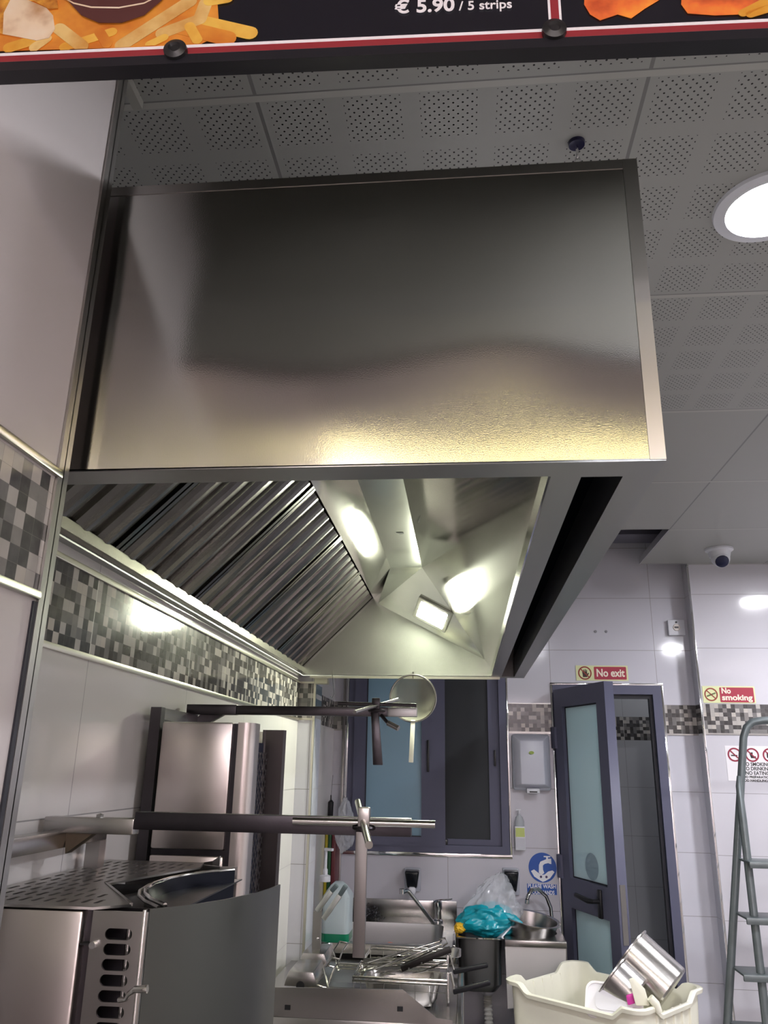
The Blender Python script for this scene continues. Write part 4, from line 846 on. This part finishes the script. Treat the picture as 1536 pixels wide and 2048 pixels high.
MB().tube([P3(878, 1880), P3(890, 1876), P3(895, 1886), P3(886, 1892)], .003, 8).build('spring_loop', polished, t_, smooth=True)
t_ = thing('carving_knife', P3(850, 1930, 2.72), 'wide knife with black riveted handle on top of the utensils', 'knife')
MB().prism([P3(745, 1948, 2.72), P3(806, 1938, 2.72), P3(802, 1930, 2.72), P3(765, 1934, 2.72)], (0, .002, 0)).build('blade', polished, t_)
MB().bar(P3(802, 1938, 2.72), P3(902, 1898, 2.72), .014, .018).build('handle', mat('dark_wood_handle', (.008, .006, .006), .4, spec=.3), t_, bevel=.004)
for px, py in ((818, 1937), (843, 1926)): MB().lathe(P3(px, py, 2.708), [(0, .002), (.003, .002), (.003, 0)], 12, (0, -1, 0)).build('rivet', chrome, t_)
for i, (a, c, y, nm, lb, ct) in enumerate((((790, 1936), (880, 1893), 2.75, 'steel_spatula', 'long thin steel spatula beside the knife handle', 'spatula'), ((735, 1935), (860, 1914), 2.82, 'steel_ladle', 'steel ladle with round bowl lying in the farther basket', 'ladle'), ((755, 1915), (858, 1905), 2.9, 'steel_skewer', 'thin twisted steel skewer over the farther basket', 'skewer'), ((800, 1950), (890, 1925), 2.78, 'steel_fork', 'curved steel meat fork under the knife handle', 'fork'))):
    o = MB(); A_, B_ = P3(*a, y), P3(*c, y); 
    if nm == 'steel_ladle':
        e = thing(nm, A_, lb, ct); MB().tube([A_, (A_ + B_) / 2 + Vector((0, 0, .01)), B_], .0035, 8).build('handle', polished, e, smooth=True)
        MB().lathe(A_, [(.0, -.03), (.018, -.026), (.03, -.012), (.034, 0), (.032, 0), (.028, -.011), (0, -.027)], 28, (-.3, -.3, 1)).build('bowl', polished, e, smooth=True)
    elif nm == 'steel_spatula':
        e = thing(nm, A_, lb, ct); MB().bar(A_, B_, .012, .003).build('shaft', polished, e); MB().bar(A_ - (B_ - A_) * .35, A_, .05, .002).build('blade', polished, e)
    elif nm == 'steel_fork':
        e = thing(nm, A_, lb, ct); MB().tube([A_, (A_ + B_) / 2 - Vector((0, 0, .008)), B_], .003, 8).build('shaft', polished, e, smooth=True)
        MB().tube([A_, A_ + Vector((-.04, .01, .004))], .0018, 6).build('tine', polished, e); MB().tube([A_, A_ + Vector((-.04, -.01, .004))], .0018, 6).build('tine', polished, e)
    else: tag(o.tube([A_ + (B_ - A_) * k / 20 + Vector((0, .002 * math.sin(k * 1.6), .002 * math.cos(k * 1.6))) for k in range(21)], .0018, 6).build(nm, polished, smooth=True), lb, ct)

# ------------------------------------------------------------------ big sink
ZS = .9; SX0, SX1, SY0, SY1 = -.58, -.045, 3.42, YB - .003
sk = thing('sink_unit', (-.3, 3.7, 0), 'large stainless steel sink with splashback under the window', 'sink')
BX0, BX1, BY0, BY1 = -.545, -.10, 3.47, 3.90
plate('worktop', rect(SX0, SY0, SX1, SY1), [rrect(BX0, BY0, BX1, BY1, .06)], .003, FZ(ZS), innersteel, sk)
MB().box((SX0, YB - .012, ZS), (SX1, YB - .003, .975)).build('splashback', steel, sk, bevel=.002)
b = MB(); rings = []
for ins, z in ((0, ZS), (.004, ZS - .02), (.012, ZS - .2), (.05, ZS - .22)): rings.append([b.bm.verts.new((x, y, z)) for x, y in rrect(BX0 + ins, BY0 + ins, BX1 - ins, BY1 - ins, .055)])
for A, B in zip(rings, rings[1:]):
    for k in range(len(A)): b.bm.faces.new((A[k], A[(k + 1) % len(A)], B[(k + 1) % len(A)], B[k]))
b.bm.faces.new(rings[-1]); b.build('basin', rimsteel, sk, smooth=True)
MB().box((SX1 - .004, SY0, ZS - .2), (SX1, SY1, ZS)).build('side_apron', steel_v, sk); MB().box((SX1 - .012, SY0, ZS), (SX1, SY1, ZS + .012)).build('raised_edge', polished, sk, bevel=.003)
MB().box((SX0, SY0, ZS - .2), (SX1, SY0 + .004, ZS)).build('front_apron', steel, sk)
for x in (SX0 + .02, SX1 - .02):
    for y in (SY0 + .03, SY1 - .03): MB().box((x - .018, y - .018, 0), (x + .018, y + .018, ZS - .002)).build('leg', steel_v, sk)
# tap
tp = thing('mixer_tap', (-.125, 3.95, ZS), 'chrome mixer tap with long spout raised to the left over the big sink', 'tap')
q = at(876, 1810, y=3.95); zt_ = q[2]; tx = at(875, 1850, y=3.95)[0]
MB().lathe((tx, 3.95, ZS), [(.026, 0), (.026, .008), (.018, .014), (.017, zt_ - ZS - .02), (.021, zt_ - ZS - .015), (.021, zt_ - ZS + .012), (.012, zt_ - ZS + .022), (0, zt_ - ZS + .024)], 28).build('body', chrome, tp, smooth=True)
a, c, d = at(866, 1845, y=3.90), at(818, 1783, y=3.84), at(806, 1781, y=3.82)
MB().tube([Vector((tx, 3.94, a[2] - .01)), a, (a + c) / 2, c, c + Vector((-.012, -.005, .004)), d + Vector((0, 0, -.006))], [.009, .009, .008, .008, .009, .010]).build('spout', chrome, tp, smooth=True)
MB().lathe(d + Vector((-.004, 0, .0)), [(.012, .006), (.012, -.014), (.009, -.014), (0, -.01)], 20).build('aerator', chrome, tp, smooth=True)
a, c = at(876, 1806, y=3.95), at(903, 1803, y=3.90); MB().bar(a + Vector((0, 0, .012)), c + Vector((0, 0, .010)), .016, .006).build('lever', chrome, tp, bevel=.002)
# scouring pad heap
q0 = at(725, 1832, y=3.93)
b = MB(); 
for k in range(520):
    c0 = Vector((q0[0] + random.gauss(0, .031), 3.955 + random.gauss(0, .012), ZS + .010 + abs(random.gauss(0, .017)))); r = random.uniform(.004, .009); e1 = Vector((random.gauss(0, 1), random.gauss(0, 1), random.gauss(0, 1))).normalized(); e2 = e1.orthogonal().normalized()
    b.tube([c0 + (e1 * math.cos(t) + e2 * math.sin(t)) * r for t in [2 * PI * i / 7 for i in range(7)]], .0011, 3, closed=True)
tag(b.build('steel_wool', mat('steel_wool_wire', (.09, .09, .10), .35, 1)), 'dark curled steel wool scourer lying behind the sink basin', 'scourer')
q = at(780, 1883, y=3.6); tag(MB().lathe((q[0], 3.6, q[2] - .02), [(0, -.006), (.014, -.006), (.018, .004), (.012, .014), (0, .017)], 14, (0, -.2, 1), xs=1.2).build('orange_sponge', mat('orange_foam', 'ef6a3a', .7, bump=.5), smooth=True), 'small orange scrap of sponge at the sink front', 'sponge')
# jug with green liquid
q0, q1 = at(645, 1890, y=3.35), at(693, 1890, y=3.35)
jx0, jx1 = q0[0], q1[0]; jy0, jy1 = 3.42, 3.56; jt = at(660, 1765, y=3.45)[2]
# stands on the sink's left worktop edge board
jg = thing('liquid_jug', ((jx0 + jx1) / 2, 3.5, ZS), 'milky plastic jug with green liquid in the bottom and white pump', 'jug')
def rbox(x0, x1, y0, y1, z0, z1, r, top=.0):
    b = MB(); rings = [[b.bm.verts.new((x, y, z0)) for x, y in rrect(x0, y0, x1, y1, r)], [b.bm.verts.new((x, y, z1 - top)) for x, y in rrect(x0, y0, x1, y1, r)]]
    if top: 
        for f_, zz in ((.25, .45), (.5, .8), (.72, 1)): rings.append([b.bm.verts.new((x, y, z1 - top + top * zz)) for x, y in rrect(x0 + (x1 - x0) * f_ / 2, y0 + (y1 - y0) * f_ / 2, x1 - (x1 - x0) * f_ / 2, y1 - (y1 - y0) * f_ / 2, r * (1 - f_) + .002)])
    for A, B in zip(rings, rings[1:]):
        for k in range(len(A)): b.bm.faces.new((A[k], A[(k + 1) % len(A)], B[(k + 1) % len(A)], B[k]))
    b.bm.faces.new(rings[0]); b.bm.faces.new(rings[-1]); return b
jx0 -= .02; jx1 -= .004
rbox(jx0, jx1, jy0, jy1, ZS + .002, jt, .02, .05).build('body', jugpl, jg, smooth=True)
gl_ = at(665, 1868, y=jy0)[2]; rbox(jx0 - .0006, jx1 + .0006, jy0 - .0006, jy1 + .0006, ZS + .004, gl_, .02).build('green_liquid', mat('green_detergent', '16805c', .2), jg, smooth=True)
cx_ = at(651, 1755, y=3.5)[0]
b = MB(); b.lathe((cx_, 3.49, jt - .002), [(.022, 0), (.022, .022), (.010, .026), (.010, .045), (.006, .05), (.006, .12), (0, .12)], 24); b.bar((cx_ - .004, 3.49, jt + .12), (cx_ + .03, 3.47, jt + .12), .014, .010); b.build('pump', white_pl, jg, smooth=True)
# chopping boards
for i, (p0, p1, col, nm) in enumerate(((643, 649, '2a2224', 'black'), (649.5, 655, 'a8981c', 'yellow'), (655.5, 662, '124a28', 'green'), (663, 671, '5a1c22', 'dark red'))):
    a, c = at(p0, 1700, y=3.90), at(p1, 1700, y=3.90)
    tag(MB().box((a[0], 3.90, ZS + .002), (c[0], 4.03, 1.29 - .006 * i)).build('chopping_board', mat('board_' + nm.replace(' ', '_'), col, .45), bevel=.003), '%s plastic chopping board standing upright left of the window' % nm, 'chopping board', 'chopping boards standing behind the jug')
# utensils hanging in the recess, clear bag
for i, (px, pt_, pb_, w_, nm, lb) in enumerate(((650, 1560, 1640, .010, 'hanging_spatula', 'dark hanging utensil nearest the corner, left of the window'), (655, 1540, 1640, .016, 'hanging_whisk', 'wire whisk with dark grip hanging left of the window'), (662, 1590, 1645, .020, 'hanging_scoop', 'black rounded scoop hanging left of the window'))):
    a, c = at(px, pt_, y=3.96), at(px - 1, pb_, y=3.96); e = thing(nm, c, lb, 'utensil', 'utensils hanging left of the window')
    MB().tube([a, (a + c) / 2, c], [.003, .005, .006], 8).build('handle', black, e, smooth=True)
    if i == 1:
        MB().box((a[0] - .007, 3.95, a[2] + .005), (a[0] + .007, 3.965, a[2] + .025)).build('grip', black, e, bevel=.002)
        MB().tube([a, a + Vector((-.008, 0, -.05)), a + Vector((0, 0, -.1)), a + Vector((.009, 0, -.05)), a + Vector((.001, 0, 0))], .0012, 6).build('wires', chrome, e)
    if i == 2: MB().lathe((a + c) / 2, [(0, -.05), (.012, -.03), (.013, .03), (0, .045)], 16).build('scoop', black, e, smooth=True)
    MB().tube([a + Vector((0, 0, .0)), a + Vector((.001, .03, .09))], .0012, 6).build('hanging_wire', steel, e)
def lump(name, c, rx, ry, rz, m, parent, amp=.25, fr_=6, seed=0, cone=0, lean=(0, 0), detail=5):
    b = MB(); bmesh.ops.create_icosphere(b.bm, subdivisions=detail, radius=1)
    for v in b.bm.verts:
        p = v.co.copy(); n_ = noise.fractal(p * fr_ * .35 + Vector((seed, 0, 0)), 1, 2, 4); k = 1 + amp * n_; s_ = 1 - cone * (p.z * .5 + .5)
        v.co = Vector((p.x * rx * k * s_, p.y * ry * k * s_, p.z * rz * (1 + amp * .3 * n_)))
        v.co.x += lean[0] * (p.z + 1); v.co.y += lean[1] * (p.z + 1); v.co += Vector(c)
    return b.build(name, m, parent, smooth=True)
q = at(690, 1650, y=3.9)
tag(lump('hanging_plastic_bag', q, .055, .035, .115, clearbag, None, .35, 7, 3, .5), 'crumpled clear plastic bag hanging left of the window', 'bag')
lo = at(692, 1600, y=3.9)

# ------------------------------------------------------------------ small sinks on the right
q0, q1 = at(909, 1868, y=3.66), at(1008, 1880, y=3.66)
bs = thing('basin_sink', ((q0[0] + q1[0]) / 2, 3.85, .74), 'deep dark steel basin hung on the wall left of the hand sink', 'sink')
x0, x1 = -.04, q1[0] - .004; zt_ = .893
b = MB(); ring = []
for ins, z in ((0, zt_), (.004, zt_ - .01), (.008, zt_ - .17), (.03, zt_ - .20), (.08, zt_ - .205)): ring.append([b.bm.verts.new((x, y, z)) for x, y in rrect(x0 + ins, 3.66 + ins, x1 - ins, YB - .04 - ins, .035)])
for A, B in zip(ring, ring[1:]):
    for k in range(len(A)): b.bm.faces.new((A[k], A[(k + 1) % len(A)], B[(k + 1) % len(A)], B[k]))
b.bm.faces.new(ring[-1]); b.build('bowl', mat('dull_basin_steel', (.26, .26, .27), .3, 1, var=.1), bs, smooth=True)
plate('rim', rect(x0 - .003, 3.655, x1 + .004, YB - .003), [rrect(x0 + .004, 3.662, x1 - .004, YB - .044, .035)], .005, FZ(zt_ + .002), polished, bs)
xm = (x0 + x1) / 2 + .03
b = MB(); pts = [(xm, 3.82, .69), (xm, 3.82, .62), (xm + .004, 3.8, .5), (xm + .012, 3.79, .35), (xm + .01, 3.8, .1)]; fine = []
for i in range(len(pts) - 1):
    for k in range(16): fine.append(Vector(pts[i]).lerp(Vector(pts[i + 1]), k / 16))
b.tube(fine, [.017 + .0025 * (1 if i % 2 else -1) for i in range(len(fine))], 14); b.build('drain_hose', mat('ivory_hose', 'c9c8c2', .45), bs, smooth=True)
MB().lathe((xm, 3.82, .66), [(.012, .04), (.026, .035), (.026, 0), (.018, -.006), (0, -.006)], 20).build('drain_trap', white_pl, bs, smooth=True)
q0, q1 = at(1010, 1885, y=3.67), at(1134, 1985, y=3.67); x0, x1 = q0[0], .405; zt_ = .893
hs_ = thing('hand_sink', ((x0 + x1) / 2, 3.85, q1[2]), 'steel wall hand sink with square apron beside the door', 'sink')
MB().prism([(x0, 3.67, zt_ - .022), (x1 - .004, 3.67, zt_ - .022), (x1 - .008, 3.67, zt_ - .22), (x0 + .004, 3.67, zt_ - .25)], (0, .004, 0)).build('apron', mat('lit_apron_steel', (.70, .69, .68), .5, 1), hs_)  # apron steel made paler to carry the light falling on it
b = MB(); b.box((x0, 3.66, zt_ - .024), (x1, 3.67, zt_)); b.build('front_lip', steel, hs_, bevel=.002)
plate('top', rect(x0, 3.665, x1, YB - .003), [circ((x0 + x1) / 2, 3.84, .105, 40)], .003, FZ(zt_), steel, hs_)
MB().lathe(((x0 + x1) / 2, 3.84, zt_), [(.106, 0), (.10, -.05), (.07, -.10), (0, -.115)], 40).build('bowl', smoked, hs_, smooth=True)
MB().box((x1 - .004, 3.67, zt_ - .22), (x1, YB - .003, zt_)).build('side', steel_v, hs_)
MB().lathe(((x0 + x1) / 2, 3.84, zt_ - .112), [(.02, 0), (.02, -.1), (0, -.1)], 16).build('drain', white_pl, hs_)
# gooseneck tap
q = at(1103, 1838, y=3.97); xg = q[0]
tp = thing('gooseneck_tap', (xg, 3.97, zt_), 'thin curved chrome gooseneck tap over the hand sink', 'tap')
pk = [at(*p, y=y) for p, y in (((1104, 1842), 3.97), ((1101, 1815), 3.965), ((1092, 1792), 3.955), ((1076, 1778), 3.94), ((1063, 1780), 3.925), ((1056, 1792), 3.915), ((1054, 1799), 3.91))]
MB().tube([Vector((xg, 3.97, zt_))] + pk, .0085, 14).build('neck', chrome, tp, smooth=True)
MB().tube([pk[-1], pk[-1] + Vector((-.002, 0, -.016))], .011, 14).build('nozzle', chrome, tp, smooth=True); MB().lathe((xg, 3.97, zt_), [(.022, 0), (.022, .01), (.012, .02), (0, .02)], 20).build('base', chrome, tp, smooth=True)
# bowls
c0 = at(1064, 1862, y=3.80)
def bowl(c, r, h, tilt, label, m=steel):
    return tag(MB().lathe(c, [(0, 0), (r * .6, .002), (r * .82, h * .25), (r * .93, h), (r * 1.04, h + .002), (r * 1.04, h + .006), (r * .91, h + .004), (r * .8, h * .3), (r * .58, .006), (0, .005)], 44, tilt).build('mixing_bowl', m, smooth=True), label, 'bowl', 'steel bowls')
bowl(Vector((c0[0] - .012, 3.80, .874)), .12, .078, (.14, -.1, 1), 'shallow steel mixing bowl resting tilted in the hand sink')
# teal bag in clear film
c1 = at(968, 1828, y=3.82)
bgr = thing('plastic_bag', (c1[0], 3.82, .9), 'clear plastic bag of teal cloth slumped over the two small sinks', 'bag')
lump('teal_cloth', (c1[0] + .0, 3.78, .948), .125, .075, .068, mat('teal_cloth', '1497a8', .3, spec=.6, bump=.5, bscale=60), bgr, .35, 5, 7, .25, (.014, 0))
lump('yellow_cloth', (c1[0] - .105, 3.74, .917), .024, .022, .02, mat('yellow_cloth', 'e3b52c', .5), bgr, .3, 6, 2)
lump('clear_film', (c1[0] + .005, 3.80, 1.00), .155, .09, .125, clearbag, bgr, .28, 6, 5, .62, (.035, .01))
a, c = at(997, 1878, y=3.70), at(1027, 1845, y=3.78)
tag(MB().bar(a, c, .006, .05, (0, 1, 0)).build('white_board', white_pl, bevel=.002), 'edge of a white board leaning between the bag and the steel bowl', 'board')
# grey block added in place of the blue-grey panel under the basin
tag(rbox(-.02, .20, 3.74, 3.98, .0, .48, .03).build('grey_panel_block', greyp, smooth=True), 'added dark grey block for the blue-grey panel under the hanging basin', 'bin')
tag(MB().tube([(.215, 3.8, .60), (.25, 3.82, .62), (.27, 3.84, .57), (.25, 3.85, .5), (.22, 3.84, .48), (.21, 3.86, .3), (.2, 3.9, .02)], .02, 12).build('black_hose', blackmat, smooth=True), 'black hose looped beside the white drain hose', 'hose')

# ------------------------------------------------------------------ cream tub and its contents
ZT = .85
tp4 = [Vector(at(x, y, z=ZT)[:2]) for x, y in ((1030, 1962), (1312, 2028), (1388, 1968), (1120, 1912))]
cen = sum(tp4, Vector((0, 0))) / 4; ex = (tp4[1] - tp4[0] + tp4[2] - tp4[3]) / 2; ey = (tp4[3] - tp4[0] + tp4[2] - tp4[1]) / 2
hl, hw = ex.length / 2, ey.length / 2; exn = ex.normalized(); eyn = Vector((-exn.y, exn.x))
print('tub', hl, hw)
def TP(u, v, z): q = cen + exn * u + eyn * v; return Vector((q.x, q.y, z))
base = rrect(-1, -1, 1, 1, .001, 1)
def outline(hx, hy, r, n=96):
    P = rrect(-hx, -hy, hx, hy, r, 8); out = []; L = [0]
    for i in range(len(P)): a, c = P[i], P[(i + 1) % len(P)]; L.append(L[-1] + math.dist(a, c))
    for k in range(n):
        s_ = L[-1] * k / n; i = max(j for j in range(len(P)) if L[j] <= s_ + 1e-9); a, c = P[i], P[(i + 1) % len(P)]; t = (s_ - L[i]) / max(1e-9, L[i + 1] - L[i]); out.append((a[0] + (c[0] - a[0]) * t, a[1] + (c[1] - a[1]) * t))
    return out
def rimz(u, v):
    au, av = abs(u) / hl, abs(v) / hw; t = au if abs(v) / hw > .9 and au < av * 1.0 else av
    if av > au: t = au; lim0, lim1 = .62, .74
    else: t = av; lim0, lim1 = .45, .62
    k = min(1, max(0, (t - lim0) / (lim1 - lim0))); return -.028 * (1 - k)
N_ = 160; b = MB(); oo = outline(hl, hw, .045, N_); prof = [(-.055, 0.30, 1), (-.022, .60, 1), (-.014, ZT - .03, .6), (-.014, ZT - .016, 1), (0, ZT - .016, 1), (.002, ZT - .004, 1), (-.004, ZT, 1), (-.014, ZT - .002, 1), (-.019, ZT - .02, 1), (-.026, .60, 0), (-.058, .31, 0)]
rings = []
for ins, z, kz in prof:
    ring = []
    for u, v in oo:
        f_ = 1 + ins / hl, 1 + ins / hw; dz = rimz(u, v) * (1 if z > ZT - .05 else 0); ring.append(b.bm.verts.new(TP(u * f_[0], v * f_[1], z + dz)))
    rings.append(ring)
for A, B in zip(rings, rings[1:]):
    for k in range(N_): b.bm.faces.new((A[k], A[(k + 1) % N_], B[(k + 1) % N_], B[k]))
b.bm.faces.new(rings[0]); b.bm.faces.new(rings[-1])
tub = thing('storage_tub', TP(0, 0, 0), 'large cream plastic tub with notched rim in front of the door', 'tub')
b.build('tub_body', cream, tub, smooth=True)
for s1 in (-1, 1):
    for k in range(5):
        v = -hw * .5 + hw * .25 * k; c = TP(s1 * (hl - .014), v, 0); MB().obox((c.x, c.y, ZT - .08), (exn.x * .006, exn.y * .006, 0), (eyn.x * .006, eyn.y * .006, 0), (0, 0, .05)).build('handle_rib', cream, tub, bevel=.002)
MB().obox(TP(0, 0, .155), (exn.x * (hl - .06), exn.y * (hl - .06), 0), (eyn.x * (hw - .06), eyn.y * (hw - .06), 0), (0, 0, .145)).build('plinth', greyp, tub)
# filling: pots and lids
ax = Vector((-.72, .34, .62)).normalized()
c = at(1296, 1945, y=3.15)
tag(MB().lathe(c - ax * .085, [(0, 0), (.088, 0), (.094, .006), (.094, .16), (.101, .162), (.101, .166), (.090, .165), (.090, .008), (0, .006)], 48, ax).build('steel_pot', mat('pot_steel', (.62, .60, .57), .2, 1, bump=.15, bscale=400), smooth=True), 'deep steel pot lying tilted in the right end of the cream tub', 'pot', 'steel pots in the cream tub')
c = at(1240, 1968, y=3.09)
tag(MB().lathe(c - ax * .06, [(0, 0), (.07, 0), (.076, .006), (.076, .085), (.088, .088), (.088, .092), (.072, .09), (.072, .008), (0, .006)], 44, ax).build('steel_pot', steel, smooth=True), 'smaller steel pot under the deep pot in the cream tub', 'pot', 'steel pots in the cream tub')
c = at(1228, 2004, y=3.02)
ld = thing('container_cover', c, 'translucent white plastic box lid lying in the cream tub', 'lid')
LMx = Matrix.Translation(c) @ Matrix.Rotation(-.30, 4, 'Z') @ Matrix.Rotation(.95, 4, 'X')
plate('panel', rrect(-.085, -.05, .085, .05, .025), [], .006, LMx, mat('milky_lid', 'e2dfe4', .3), ld); plate('rim', rrect(-.092, -.057, .092, .057, .03), [rrect(-.085, -.05, .085, .05, .025)], .012, LMx, mat('milky_rim', 'ece8ea', .3), ld); plate('raised_field', rrect(-.06, -.03, .06, .03, .02), [], .012, LMx, mat('milky_field', 'd8d6dc', .3), ld)
c = at(1266, 1997, y=2.99); tag(MB().obox(c, (.02, 0, .006), (0, .006, 0), (-.002, 0, .014)).build('pink_cap', mat('magenta_plastic', 'd83aa8', .35), bevel=.004), 'small magenta plastic piece beside the white lid', 'cap')
t_ = thing('plastic_scoop', at(1285, 1998, y=2.97), 'cream plastic scoop standing against the steel pot in the tub', 'scoop')
MB().prism([at(*p, y=2.96) for p in ((1258, 1958), (1268, 1955), (1290, 1978), (1300, 2012), (1272, 2012))], (0, .006, 0)).build('blade', cream, t_, bevel=.003)
MB().tube([at(1300, 1995, y=2.95), at(1312, 2008, y=2.95), at(1318, 2024, y=2.95)], [.012, .013, .011], 14).build('handle', cream, t_, smooth=True)

# ------------------------------------------------------------------ step ladder
YL = 3.30
la = thing('step_ladder', (1.2, 3.3, 0), 'grey metal step ladder leaning open against the right wall', 'ladder')
def lp(px, py, y=YL): return at(px, py, y=y)
top = [lp(1560, 1441), lp(1525, 1441), lp(1505, 1444), lp(1493, 1455), lp(1487, 1475)]
bl, bt = lp(1455, 2048), top[-1]; dn = (bl - bt); foot = bt + dn * (bt.z / (bt.z - bl.z)); foot.z = 0
rail = [Vector((foot.x, YL, 0))] + top[::-1]
off = Vector((.42, 0, 0)); mir = [Vector((2 * (top[0].x + .16) - p.x, p.y, p.z)) for p in rail]
MB().tube(rail + mir[::-1], .0145, 12).build('front_rail', ladderm, la, smooth=True)
t2, b2 = lp(1478, 1572, YL - .03), lp(1533, 2048, YL - .35)
kk = t2.z / (t2.z - lp(1533, 2048, YL - .1).z); e = lp(1533, 2048, YL - .1); ft = t2 + (e - t2) * kk; ft.z = 0
rr = [t2 + Vector((.006, .01, .035)), t2, t2 + (ft - t2) * .08, ft]
MB().tube(rr, [.007, .012, .0145, .0145], 12).build('rear_leg', ladderm, la, smooth=True)
mx2 = lambda p: Vector((2 * (top[0].x + .16) - p.x, p.y, p.z))
MB().tube([mx2(p) for p in rr], [.007, .012, .0145, .0145], 12).build('rear_leg', ladderm, la, smooth=True)
for py in (1718, 1826, 1935, 2045):
    a = lp(1470, py, YL); f_ = (bt.z - a.z) / bt.z; xl = bt.x + (foot.x - bt.x) * f_
    b = MB(); b.box((xl + .005, YL - .12, a.z - .004), (2 * (top[0].x + .16) - xl - .005, YL + .01, a.z + .004)); b.box((xl + .005, YL - .125, a.z - .018), (2 * (top[0].x + .16) - xl - .005, YL - .115, a.z + .004)); b.build('step', ladderm, la, bevel=.003)
for o in list(bpy.data.objects):
    if o.type == 'EMPTY' and o.name.startswith(('window_', 'door_')):
        for k in ('label', 'category'):
            if k in o.keys(): del o[k]
